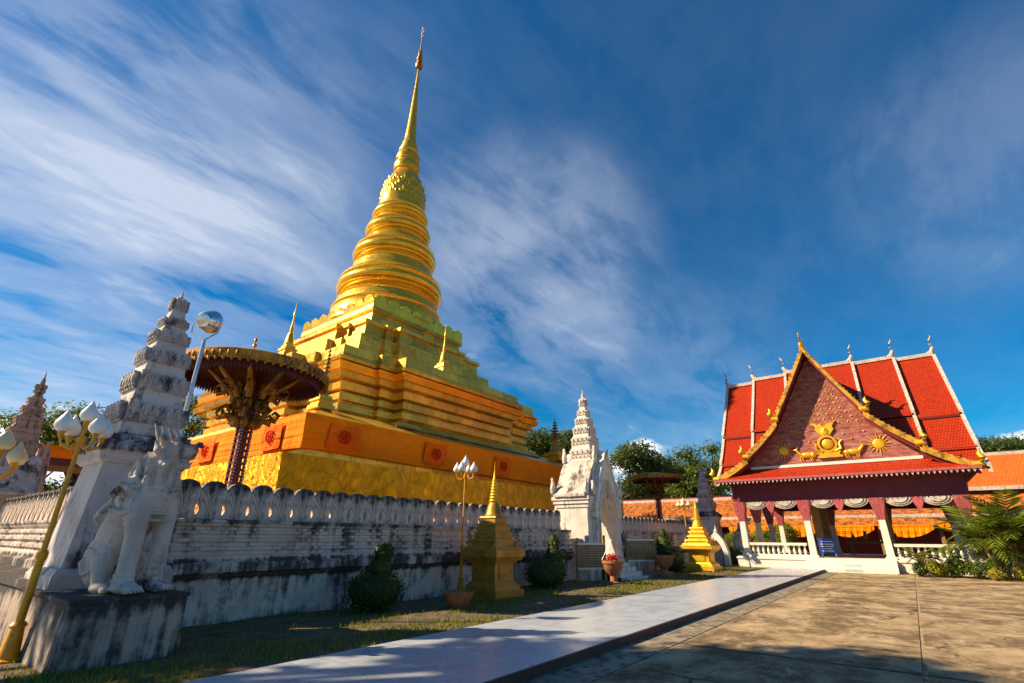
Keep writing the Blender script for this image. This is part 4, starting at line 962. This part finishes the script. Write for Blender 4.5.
# ------------------------------------------------------------------ red roofed hall
hall = thing('red_roofed_hall', 'open hall with steep red tiled roofs and gilded gable at the end of the walkway', 'hall', (40,2.8,0))
FZ=.65; CYS=(8.05,4.55,1.05,-2.45); XF,XB=34.0,46.0; YM=2.8
MB().box(33.75,46.6,-3.0,8.6,-.05,FZ).box(33.70,46.65,-3.05,8.65,FZ-.12,FZ-.04).build('platform', M['white'], hall)
b=MB()
for i in range(3): b.box(33.0+.25*i,33.752+.002*i,.86-.0*i,4.95,-.02,.215*(i+1)-.004)
so_=b.build('steps', M['white'], hall)
b=MB()
for i in range(2):
    for k in range(3): b.box(32.994+.25*i,32.999+.25*i,2.35-.5*i*0,3.15,.05+.215*i+.045*k,.07+.215*i+.045*k)
b.build('stripe_mark', M['teal'], so_)
def column(x,y):
    b=MB(); b.loft([sq(.24,FZ,(x,y)),sq(.24,FZ+.12,(x,y)),sq(.17,FZ+.16,(x,y)),sq(.15,2.72,(x,y))]); c=b.build('column', M['white'], hall)
    b=MB(); b.loft([sq(.155,2.70,(x,y)),sq(.22,2.95,(x,y)),sq(.30,3.35,(x,y)),sq(.34,3.72,(x,y))]); 
    for s in range(4):
        for k in (-1,0,1):
            q=MB(); q.loft([[(k*.12-.055,-.17,2.62),(k*.12+.055,-.17,2.62),(k*.12+.055,-.12,2.62),(k*.12-.055,-.12,2.62)],[(k*.19-.09,-.37,3.72),(k*.19+.09,-.37,3.72),(k*.19+.09,-.28,3.72),(k*.19-.09,-.28,3.72)]])
            b.join(q.move(Matrix.Translation((x,y,0))@Matrix.Rotation(s*math.pi/2,4,'Z')))
    b.build('capital', M['pinkcol'], c)
for x in (34.0,38.0,42.0,46.0):
    for y in CYS:
        if x in (38.0,42.0) and y in (4.55,1.05):
            MB().loft([sq(.22,FZ,(x,y)),sq(.2,6.5,(x,y))]).build('inner_column', M['board'], hall)
        else: column(x,y)
# beams / frieze all round
b=MB(); b.box(33.8,34.2,-2.75,8.35,3.68,5.05).box(45.8,46.2,-2.75,8.35,3.68,5.05).box(34.201,45.799,7.85,8.25,3.68,5.05).box(34.201,45.799,-2.65,-2.25,3.68,5.05)
b.build('frieze', M['maroon'], hall)
MB().box(33.9,46.1,-2.6,8.2,5.06,5.12).build('ceiling', M['timber'], hall)
# scalloped valances
def swag(y0,y1):
    yc=(y0+y1)/2; w=(y1-y0)/2*.94; b=MB()
    for k,(rr,dx) in enumerate(((1.0,.0),(.80,.035),(.58,.07))):
        p=[(33.78-dx,yc+w*rr*math.cos(a),3.70-.42*rr*math.sin(a)) for a in [math.pi*i/14 for i in range(15)]]
        b.ext(p,(.10+dx,0,0))
        b.tube([(33.77-dx,q[1],q[2]) for q in p],.03,5)
    b.build('scallop', M['pearl2'] if 'pearl2' in M else M['barge'], hall)
def drop(y):
    b=MB(); b.ext([(33.72,y-.20,3.72),(33.72,y-.24,3.5),(33.72,y-.13,3.22),(33.72,y,3.02),(33.72,y+.13,3.22),(33.72,y+.24,3.5),(33.72,y+.20,3.72)],(.12,0,0)); b.tube([(33.72,y,3.05),(33.72,y,2.92)],[.03,.01],6); b.build('pendant', M['pinkcol'], hall)
for a,c in zip(CYS[1:],CYS[:-1]):
    m0=(a+c)/2; swag(a+.30,m0-.12); swag(m0+.12,c-.30); drop(m0)
# roofs. section: list of (half, z) pairs per tier
TP=[((0,12.5),(2.32,8.32)),((2.2,8.16),(4.32,6.22)),((4.2,6.08),(6.25,4.98))]
def slab(b, pts_a, pts_b, th):
    """quad strip between two section lines (a: list of 2 pts at one end, b: at other) thickened downwards"""
    t=Vector((0,0,-th)); A=[Vector(p) for p in pts_a]; B=[Vector(p) for p in pts_b]
    b.loft([[A[0],A[1],A[1]+t,A[0]+t],[B[0],B[1],B[1]+t,B[0]+t]])
MAIN=[((0,0),(3.78,-4.5)),((3.66,-4.66),(5.42,-6.6)),((5.3,-6.72),(6.9,-7.8))]
RX=40.0
def sag(p,q,n=4,s=.10):
    out=[]
    for i in range(n+1):
        u=i/n; out.append((p[0]+(q[0]-p[0])*u, p[1]+(q[1]-p[1])*u-s*math.sin(math.pi*u)))
    return out
secs=[(6.95,8.98,12.75),(4.75,7.02,12.98),(.58,4.80,13.15),(-1.72,.63,12.98),(-3.78,-1.66,12.75)]
for i,(y0,y1,zr) in enumerate(secs):
    b=MB()
    for s in (-1,1):
        for k,(p,q) in enumerate(MAIN):
            if s<0 and k==2 and i in (1,2,3): continue
            L_=sag(p,q)
            for u,v in zip(L_,L_[1:]): slab(b,[(RX+s*u[0],y0,zr+u[1]),(RX+s*v[0],y0,zr+v[1])],[(RX+s*u[0],y1,zr+u[1]),(RX+s*v[0],y1,zr+v[1])],.12)
    b.build('main_roof', M['redroof'], hall)
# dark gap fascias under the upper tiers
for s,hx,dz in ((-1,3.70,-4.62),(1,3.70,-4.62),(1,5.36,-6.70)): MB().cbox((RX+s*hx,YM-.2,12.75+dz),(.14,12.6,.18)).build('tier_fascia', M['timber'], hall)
b=MB(); 
for y0,y1,zr in secs: b.box(RX-.14,RX+.14,y0+.01,y1-.01,zr-.05,zr+.18)
b.build('ridge_cap', M['barge'], hall)
def mbarge(y,zr,w=.17):
    b=MB()
    for s in (-1,1):
        for k,(p,q) in enumerate(MAIN):
            if s<0 and k==2 and -3 < y < 8: continue
            L_=sag(p,q)
            b.loft([[(RX+s*u[0],y-w/2,zr+u[1]+.16),(RX+s*u[0],y+w/2,zr+u[1]+.16),(RX+s*u[0],y+w/2,zr+u[1]-.26),(RX+s*u[0],y-w/2,zr+u[1]-.26)] for u in L_])
    b.build('barge_board', M['barge'], hall)
def chofa(x,y,z,sy,sx=0,h=1.15,mat='barge'):
    P=lambda u,v:(x+sx*u,y+sy*u,z+v)
    MB().tube([P(-.35,-.05),P(-.05,.12),P(.06,.38),P(-.01,.62),P(.0,.80*h),P(.14,1.0*h),P(.10,1.12*h)],[.14,.15,.12,.075,.06,.045,.008],8).build('chofa_finial', M[mat], hall, smooth=50)
for y,zr,s in ((8.98,12.75,1),(7.02,12.98,1),(4.80,13.15,1),(.58,13.15,-1),(-1.72,12.98,-1),(-3.78,12.75,-1)):
    mbarge(y,zr); chofa(RX,y,zr+.1,s)
# gable ends of the main roof (maroon boards)
for y in (8.75,-3.55):
    b=MB(); b.ext([(RX-6.6,y,5.05),(RX-5.2,y,6.0),(RX-3.6,y,8.0),(RX,y,12.5),(RX+3.6,y,8.0),(RX+5.2,y,6.0),(RX+6.6,y,5.05)],(0,-.12,0)); b.build('side_gable', M['maroon'], hall)
# front gable roof (ridge along x)
PX0=33.2
b=MB()
for s in (-1,1):
    for k,(p,q) in enumerate(TP):
        L_=sag(p,q,4,.09)
        xe=(RX, RX-3.2, RX-5.0)[k]
        for u,v in zip(L_,L_[1:]):
            xa=RX-(0.2 if k==0 else 0)
            def back(pt):   # end of the porch roof where it dies into the main slope
                z=pt[1]; d=12.75-z
                return RX-(d*.84 if d<4.5 else 3.78+(d-4.5)*.86)+.25
            slab(b,[(PX0,YM+s*u[0],u[1]),(PX0,YM+s*v[0],v[1])],[(max(PX0+.3,back(u)),YM+s*u[0],u[1]),(max(PX0+.3,back(v)),YM+s*v[0],v[1])],.12)
b.build('porch_roof', M['redroof_x'], hall)
b=MB(); b.box(PX0,RX-.4,YM-.12,YM+.12,12.42,12.66); b.build('porch_ridge', M['barge'], hall)
for s in (-1,1):
    for k,(p,q) in enumerate(TP):
        L_=sag(p,q,5,.09); b=MB()
        b.loft([[(PX0-.14,YM+s*u[0],u[1]+.20),(PX0+.10,YM+s*u[0],u[1]+.20),(PX0+.10,YM+s*u[0],u[1]-.16),(PX0-.14,YM+s*u[0],u[1]-.16)] for u in L_])
        n_=int(math.hypot(q[0]-p[0],q[1]-p[1])/.24)     # toothed crest on the barge
        for i in range(1,n_):
            u=i/n_; y=p[0]+(q[0]-p[0])*u; z=p[1]+(q[1]-p[1])*u-.09*math.sin(math.pi*u)
            b.ell((PX0-.02,YM+s*y,z+.20),(.08,.09,.06),6,5)
        bb=b.build('gilt_barge', M['bargegold'], hall)
        e=L_[-1]
        MB().tube([(PX0-.03,YM+s*(e[0]-.25),e[1]+.10),(PX0-.03,YM+s*(e[0]+.12),e[1]+.10),(PX0-.03,YM+s*(e[0]+.22),e[1]+.42),(PX0-.03,YM+s*(e[0]+.10),e[1]+.62),(PX0-.03,YM+s*(e[0]+.20),e[1]+.88)],[.17,.20,.16,.10,.012],8).build('flame_tip', M['brightgold'], bb, smooth=50)
        # maroon barge backing
        MB().loft([[(PX0+.12,YM+s*u[0],u[1]-.08),(PX0+.26,YM+s*u[0],u[1]-.08),(PX0+.26,YM+s*u[0],u[1]-.34),(PX0+.12,YM+s*u[0],u[1]-.34)] for u in L_]).build('barge_backing', M['maroon'], hall)
chofa(PX0,YM,12.55,0,-1,1.0,'brightgold'); chofa(PX0+.8,YM,12.6,0,-1,.8,'brightgold')
# tympanum
m_, t, bs = newmat('crimson_tympanum'); v=objco(t)
c=ramp(t, nz(t, objco(t,(1,1.5,5)), 1.6, 8), ((.30,(.22,.022,.025)),(.48,(.33,.085,.065)),(.66,(.40,.21,.14))))
sp=N(t,'ShaderNodeSeparateXYZ'); L(t,v,sp.inputs[0])
L(t, c, bs.inputs['Base Color']); bs.inputs['Roughness'].default_value=.55
wv=math_(t,'FRACT',math_(t,'MULTIPLY',sp.outputs[2],5.5)); bump(t,bs,ramp(t,wv,((0.0,0.0),(.1,1.0),(.9,1.0),(1.0,0.0))),.5,.02)
M['tymp']=m_
XT=34.0
ty=MB().ext([(XT,YM-4.55,5.66),(XT,YM-2.55,7.9),(XT,YM-2.1,8.4),(XT,YM,12.15),(XT,YM+2.1,8.4),(XT,YM+2.55,7.9),(XT,YM+4.55,5.66)],(.18,0,0)).build('tympanum', M['tymp'], hall)
b=MB(); b.box(XT-.10,XT-.002,YM-4.25,YM+4.25,5.62,5.78); b.build('cornice_strip', M['white'], hall)
b=MB(); 
def inside(y,z): 
    z2=z-.5
    return abs(y)< (12.15-z)/(12.15-8.4)*2.1-.28 if z>8.4 else False
rows_=0
gl=MB()
dz=.46; dy=.46
for k in range(-14,15):      # diagonal lattice
    for s in (-1,1):
        pts=[(k*dy+s*t_,7.72+t_*1.25) for t_ in [i*.05 for i in range(120)]]
        pts=[p for p in pts if 7.72<=p[1] and abs(p[0])<((12.0-p[1])/(12.0-8.3)*2.1-.1 if p[1]>8.3 else 2.1)]
        if len(pts)>2: gl.tube([(XT-.005,YM+pts[0][0],pts[0][1]),(XT-.005,YM+pts[-1][0],pts[-1][1])],.016,4)
gl.box(XT-.02,XT-.001,YM-2.35,YM+2.35,7.62,7.68)
gl.build('gilt_lattice', M['darkgold'], ty)
def rosette(y,z,a=.055): MB().ell((XT-.02,YM+y,z),(.025,a,a),8,5).build('gilt_rosette', M['goldpaint'], ty, smooth=60)
for i in range(-6,7):
    for j in range(0,12):
        y=(i+(.5 if j%2 else 0))*.46; z=7.98+j*.2875*1.0
        if abs(y) < (12.0-z)/(12.0-8.3)*2.1-.25 and z<11.6: rosette(y,z)
for y,z in ((-1.0,7.3),(-1.35,7.0),(-.75,7.05),(1.0,7.3),(1.35,7.0),(.8,7.0),(2.0,7.3),(-2.0,7.35),(2.4,7.0)): rosette(y,z,.06)
def sunburst(y,z):
    b=MB(); b.ell((XT-.02,y,z),(.05,.28,.28),20,10)
    for k in range(16):
        a=2*math.pi*k/16; l=.66 if k%2==0 else .52
        b.tube([(XT-.03,y+.31*math.cos(a),z+.31*math.sin(a)),(XT-.03,y+l*math.cos(a),z+l*math.sin(a))],[.036,.006],5)
    b.build('sunburst', M['brightgold'], ty, smooth=50)
sunburst(5.05,6.62); sunburst(.28,6.58)
b=MB(); yc=2.68
b.box(XT-.16,XT,yc-.62,yc+.62,6.02,6.14); b.box(XT-.14,XT,yc-.50,yc+.50,6.14,6.28); b.box(XT-.12,XT,yc-.56,yc+.56,6.28,6.36)
b.tube([(XT-.08,yc+.44*math.cos(a),6.80+.44*math.sin(a)) for a in [2*math.pi*k/24 for k in range(25)]],.075,6)
b.ell((XT-.05,yc,6.80),(.07,.30,.30),16,8)
for s in (-1,1):
    b.tube([(XT-.08,yc+s*.30,6.36),(XT-.09,yc+s*.62,6.5),(XT-.08,yc+s*.58,6.8),(XT-.08,yc+s*.72,7.0)],[.09,.08,.06,.02],6)
    b.ext([(XT-.12,yc,7.28),(XT-.12,yc+s*.22,7.32),(XT-.12,yc+s*.46,7.62),(XT-.12,yc+s*.42,7.82),(XT-.12,yc+s*.62,8.12),(XT-.12,yc+s*.30,7.95),(XT-.12,yc+s*.20,8.02),(XT-.12,yc,7.80)],(.10,0,0))
b.ell((XT-.08,yc,7.5),(.10,.24,.26),12,8); b.ell((XT-.12,yc,7.62),(.09,.12,.14),10,6)
b.build('wheel_emblem', M['brightgold'], ty, smooth=45)
def deer(y,s):
    b=MB(); x=XT-.06
    b.ell((x,y,6.26),(.10,.40,.17),14,8); b.ell((x,y+s*.30,6.24),(.10,.17,.16),10,6)
    b.tube([(x,y-s*.30,6.30),(x-.02,y-s*.46,6.48),(x-.02,y-s*.52,6.60)],[.10,.075,.06],8)
    b.tube([(x-.02,y-s*.48,6.62),(x-.02,y-s*.64,6.58)],[.075,.04],8)
    b.tube([(x-.02,y-s*.46,6.66),(x-.02,y-s*.40,6.82)],[.03,.008],5)
    for d in (-.28,-.18,.22,.34): b.tube([(x,y+d,6.18),(x,y+d+.05,6.06),(x,y+d,5.94)],[.05,.035,.03],6)
    b.tube([(x,y+s*.44,6.30),(x,y+s*.52,6.24)],[.03,.01],5)
    b.build('deer', M['brightgold'], ty, smooth=50)
deer(yc+1.15,-1); deer(yc-1.15,1)
# skirt roof below the tympanum
b=MB(); b.loft([[(34.05,YM-4.35,5.66),(34.05,YM+4.35,5.66),(34.05,YM+4.35,5.54),(34.05,YM-4.35,5.54)],[(32.85,YM-6.0,5.00),(32.85,YM+6.0,5.00),(32.85,YM+6.0,4.90),(32.85,YM-6.0,4.90)]])
b.build('skirt_roof', M['redroof'], hall)
b=MB(); b.box(32.76,32.86,YM-6.28,YM+6.28,4.86,4.98)
b.build('eave_fascia', M['pinkcol'], hall)
b=MB()
for i in range(58):
    y=YM-6.2+12.4*i/57; b.add([(32.80,y-.08,4.86),(32.80,y+.08,4.86),(32.80,y,4.70),(32.83,y-.08,4.86),(32.83,y+.08,4.86),(32.83,y,4.70)],[(0,1,2),(5,4,3),(0,3,4,1),(1,4,5,2),(2,5,3,0)])
b.build('eave_fringe', M['barge'], hall)
b=MB(); b.loft([[(32.86,YM-6.2,4.84),(32.86,YM+6.2,4.84),(32.86,YM+6.2,4.89),(32.86,YM-6.2,4.89)],[(33.8,YM-5.5,4.94),(33.8,YM+5.5,4.94),(33.8,YM+5.5,5.0),(33.8,YM-5.5,5.0)]])
for s in (-1,1): b.box(33.0,46.9,min(YM+s*5.58,YM+s*6.25),max(YM+s*5.58,YM+s*6.25),4.93,4.97)
b.build('soffit', M['timber'], hall)
# balustrades
def balustrade(y0,y1,x=34.0):
    b=MB(); b.box(x-.14,x+.14,y0,y1,.652,.80); b.box(x-.16,x+.16,y0,y1,1.28,1.42); n=int((y1-y0)/.27)
    r=b.build('balustrade', M['white'], hall)
    for i in range(n):
        y=y0+(y1-y0)*(i+.5)/n
        MB().lathe([(.80,.06),(.86,.05),(.92,.075),(1.0,.08),(1.12,.045),(1.2,.05),(1.28,.065)],(x,y),8).build('baluster', M['white'], r, smooth=50)
balustrade(4.82,7.82); balustrade(-2.22,.80)
b=MB(); b.loft([[(33.86,-2.7,1.42),(34.14,-2.7,1.42),(34.14,-2.7,.3),(33.86,-2.7,.3)],[(33.66,-3.2,1.1),(33.94,-3.2,1.1),(33.94,-3.2,.05),(33.66,-3.2,.05)],[(33.4,-3.6,.62),(33.68,-3.6,.62),(33.68,-3.6,.0),(33.4,-3.6,.0)],[(33.3,-3.9,.5),(33.58,-3.9,.5),(33.58,-3.9,0),(33.3,-3.9,0)]]); b.build('curved_end_wall', M['white'], hall)

# things in and by the hall
sg=thing('blue_sign', 'small blue sign board on two legs just inside the hall, by the middle left column', 'sign', (34.75,3.9,FZ))
for s in (-1,1): MB().box(34.72,34.78,3.9+s*.33-.03,3.9+s*.33+.03,FZ,FZ+.95).build('leg', M['metal'], sg)
bd=MB().box(34.68,34.715,3.9-.42,3.9+.42,FZ+.22,FZ+1.02).build('board', M['blue'], sg)
b=MB()
for k,(w,z) in enumerate(((.28,.86),(.33,.72),(.30,.60),(.22,.48),(.28,.36))): b.box(34.672,34.679,3.9-w,3.9+w,FZ+z-.02,FZ+z+.012)
b.build('pale_line', M['signwhite'], bd)
tb=thing('altar_table', 'dark wooden offering table standing in the middle of the open hall', 'table', (43.4,1.9,FZ))
MB().box(42.9,43.9,.2,3.6,FZ+.72,FZ+.82).build('tabletop', M['board'], tb)
for dx in (-.4,.4):
    for dy in (-1.5,1.5): MB().box(43.4+dx-.06,43.4+dx+.06,1.9+dy-.06,1.9+dy+.06,FZ,FZ+.72).build('leg', M['board'], tb)
for k,(y,h) in enumerate(((.8,.55),(1.6,.8),(2.5,.7),(3.2,.5))):
    o=MB().lathe([(FZ+.821,.12),(FZ+.85,.13),(FZ+.9,.05),(FZ+.82+h*.5,.13),(FZ+.82+h*.7,.10),(FZ+.82+h*.85,.05),(FZ+.82+h,.09)],(43.4,y),12).build('vase', M['darkgold'], None, smooth=40)
    tag(o, ('slim brass vase at the right end of the offering table','tallest brass vase on the offering table','broad brass vase left of the tallest one on the table','small brass vase at the left end of the offering table')[k],'vase','brass vases on the offering table')

# cloister behind
cl=thing('cloister', 'long low gallery with mottled orange tiled roofs behind the boundary wall and the hall', 'gallery', (56,-6,0))
def roofslab(name,mat,x0,z0,x1,z1,y0,y1,th=.14,n=6):
    b=MB(); ny=40
    for k in range(2): pass
    g_=[[(x0+(x1-x0)*i/n, y0+(y1-y0)*j/ny, z0+(z1-z0)*i/n+.05*mnoise.noise(Vector((i*.9,j*.8,1)))) for j in range(ny+1)] for i in range(n+1)]
    for i in range(n): b.loft([[g_[i][j] for j in range(ny+1)]+[(p[0],p[1],p[2]-th) for p in reversed(g_[i])],[g_[i+1][j] for j in range(ny+1)]+[(p[0],p[1],p[2]-th) for p in reversed(g_[i+1])]])
    return b.build(name,mat,cl)
roofslab('lower_roof', M['oldroof'], 53.4,2.85,54.3,3.42,-45,27)
roofslab('middle_roof', M['oldroof'], 54.4,3.62,57.4,5.55,-45,27)
roofslab('upper_roof', M['oldroof_clean'], 56.6,5.75,61.0,8.75,-60,-2.5)
roofslab('upper_roof', M['oldroof'], 57.2,5.95,60.5,7.4,-2.4,14.2)
b=MB(); b.box(54.28,54.48,-45,27,3.40,3.64).box(57.3,57.6,14.3,27,5.45,5.75).box(60.9,61.3,-60,-2.5,8.65,8.95).box(56.45,56.62,-60,-2.5,5.45,5.75).box(60.4,60.7,-2.4,14.2,7.3,7.6).build('roof_edge', M['barge'], cl)
b=MB(); b.box(56.3,56.6,-45,27,0,3.6).box(57.6,57.9,-45,27,3.4,5.9).build('wall', M['maroon'], cl)
for k in range(17): MB().box(53.9-.13,53.9+.13,-42+4*k-.13,-42+4*k+.13,0,3.0).build('post', M['board'], cl)
for y0,y1,lab in ((6.2,9.8,'orange bunting swag hanging in the gallery behind the left columns'),(2.3,5.9,'orange bunting swag seen through the middle bay, left part'),(-1.6,2.0,'orange bunting swag seen beside the right middle column'),(-5.6,-1.9,'orange bunting swag highest over the right balustrade'),(10.4,14.0,'orange bunting swag seen left of the hall near the bluish spire')):
    n=24; b=MB(); zt=2.8+(.25 if y0<-5 else 0)
    up_=[(53.3,y0+(y1-y0)*i/n,zt+.04*math.sin(i*.8)) for i in range(n+1)]
    lo_=[(53.3+.05*math.sin(i*1.9),y0+(y1-y0)*i/n,zt-.35-.65*math.sin(math.pi*i/n)**.8) for i in range(n+1)]
    for xo in (0,.04): b.v+=[(p[0]+xo,p[1],p[2]) for p in up_+lo_]
    m2=2*(n+1)
    for i in range(n): b.f+=[(i,i+1,n+2+i,n+1+i),(m2+i,m2+n+1+i,m2+n+2+i,m2+i+1),(i,m2+i,m2+i+1,i+1),(n+1+i,n+2+i,m2+n+2+i,m2+n+1+i)]
    tag(b.build('orange_bunting', M['orange']), lab, 'bunting', 'orange bunting along the gallery')
r=thing('orange_pavilion','small pavilion with flat orange roof just left of the tall near spire','pavilion',(5.9,30,0))
MB().loft([[(3.7,27.5,4.55),(7.8,27.5,4.55),(7.8,30.5,4.55),(3.7,30.5,4.55)],[(3.9,27.7,5.05),(7.6,27.7,5.05),(7.2,30.3,5.25),(4.3,30.3,5.25)]]).build('roof', M['orange'], r)
MB().box(3.75,7.75,27.55,30.4,4.25,4.54).build('fascia', M['timber'], r)
for x in (4.2,7.3):
    for y in (28,30): MB().box(x-.12,x+.12,y-.12,y+.12,0,4.25).build('post', M['board'], r)

# palms and shrubs on the bed in front of the hall
def palm(label,loc,n,Ln,seed,stems=4):
    r=thing('palm_clump',label,'palm',loc,'palms on the bed beside the hall'); x,y,z=loc; rng=random.Random(seed); fr=MB(); sm=MB()
    for s in range(stems):
        a0=rng.random()*6.28; bx,by=x+.35*math.cos(a0)*rng.random(),y+.45*math.sin(a0)*rng.random(); hh=rng.uniform(.5,1.5)*Ln/2
        tp=Vector((bx+.3*math.cos(a0),by+.3*math.sin(a0),z+hh)); sm.tube([(bx,by,z-.1),tp],[.06,.045],7)
        for k in range(n):
            a=rng.random()*6.28; el=rng.uniform(.35,1.25); l=Ln*rng.uniform(.65,1.05)
            d=Vector((math.cos(a)*math.cos(el),math.sin(a)*math.cos(el),math.sin(el))); pts=[]; p=Vector(tp); v_=Vector(d)
            for i in range(15): pts.append(Vector(p)); p=p+v_*(l/14); v_=(v_+Vector((0,0,-.105))).normalized()
            sm.tube(pts[::3],[.02,.016,.012,.008,.004],4)
            sd=v_.cross(Vector((0,0,1))); sd=(sd.normalized() if sd.length>.05 else Vector((1,0,0)))
            for i in range(3,15):
                ll=l*.30*math.sin(math.pi*min(.96,(i-1.5)/13.5))**.6; t_=(pts[i]-pts[i-1]).normalized()
                for q in (-1,1):
                    e=pts[i]+(sd*q*.8+t_*.75+Vector((0,0,-.22+rng.uniform(-.1,.1)))).normalized()*ll; w=t_*.055*Ln/2+Vector((0,0,.005)); mid=pts[i].lerp(e,.5)+Vector((0,0,.02))
                    fr.add([pts[i]-w*.5,pts[i]+w*.5,mid+w,e,mid-w],[(0,1,2,3,4)])
    fr.build('frond',M['palm'],r); sm.build('stem',M['board'],r); return r
palm('large feathery palm clump right of the hall balustrade',(32.0,-3.0,.02),11,2.5,3,6)
palm('palm clump cut by the right border',(32.6,-4.9,.02),10,2.3,8,5)
palm('small spiky palm at the right end of the hall steps',(32.5,.25,.02),12,1.05,5,2)
def shrub(label,loc,parts,mat,n=1800,size=.05):
    r=thing('shrub',label,'shrub',loc,'shrubs on the bed before the hall'); x,y,z=loc; rng=random.Random(int(abs(y)*100)); b=MB()
    leaf_cloud(b,[((x+c[0],y+c[1],z+c[2]),rr) for c,rr in parts],n,size,rng,.6,up=.8); b.build('foliage',M[mat],r)
    s=MB()
    for k in range(5): a=k*1.26; s.tube([(x,y,z-.05),(x+.2*math.cos(a),y+.2*math.sin(a),z+.4)],[.02,.008],5)
    s.build('stem',M['bark'],r)
shrub('yellow green bush beneath the right balustrade, next to the spiky palm',(32.3,-.55,.03),[((0,0,.35),(.42,.42,.36)),((.1,-.3,.3),(.35,.35,.3))],'shrub')
shrub('upright dark green bush beneath the right balustrade',(32.4,-1.35,.03),[((0,0,.42),(.32,.36,.45))],'shrubgreen')
shrub('loose green bush at the foot of the large palm',(31.9,-2.1,.03),[((0,0,.4),(.45,.5,.42)),((0,-.6,.45),(.5,.5,.45)),((.2,.5,.6),(.4,.4,.5))],'shrubgreen',2600)
shrub('small yellow ball shrub in front of the palms',(31.0,-2.55,.03),[((0,0,.24),(.27,.27,.25))],'shrub',1200,.04)
shrub('larger yellow ball shrub nearest the right border',(31.3,-3.65,.03),[((0,0,.36),(.42,.42,.38))],'shrub',1800,.045)
shrub('low green shrub between the spiky palm and the yellow bush',(32.2,.0,.03),[((0,0,.3),(.4,.3,.3))],'shrubgreen',1200)
# fallen leaves on the paving and lawn
fl_=MB(); rng=random.Random(77)
for _ in range(420):
    if rng.random()<.6: x,y,z=rng.uniform(5,33),rng.uniform(-6,4),.006
    else: x,y=rng.uniform(2,33),rng.uniform(6.8,10.8); z=lawn_z(x,y)+.02
    a=rng.random()*6.28; s=rng.uniform(.015,.04); ca,sa=math.cos(a)*s,math.sin(a)*s; k=rng.uniform(.0,.02)
    fl_.add([(x-ca,y-sa,z),(x+sa*.5,y-ca*.5,z+k),(x+ca,y+sa,z+.004),(x-sa*.5,y+ca*.5,z+k*.6)],[(0,1,2,3)])
struct(fl_.build('fallen_leaves',leafmat('dry_leaf',(.16,.08,.02),(.36,.22,.05),.7,.1)),'stuff')
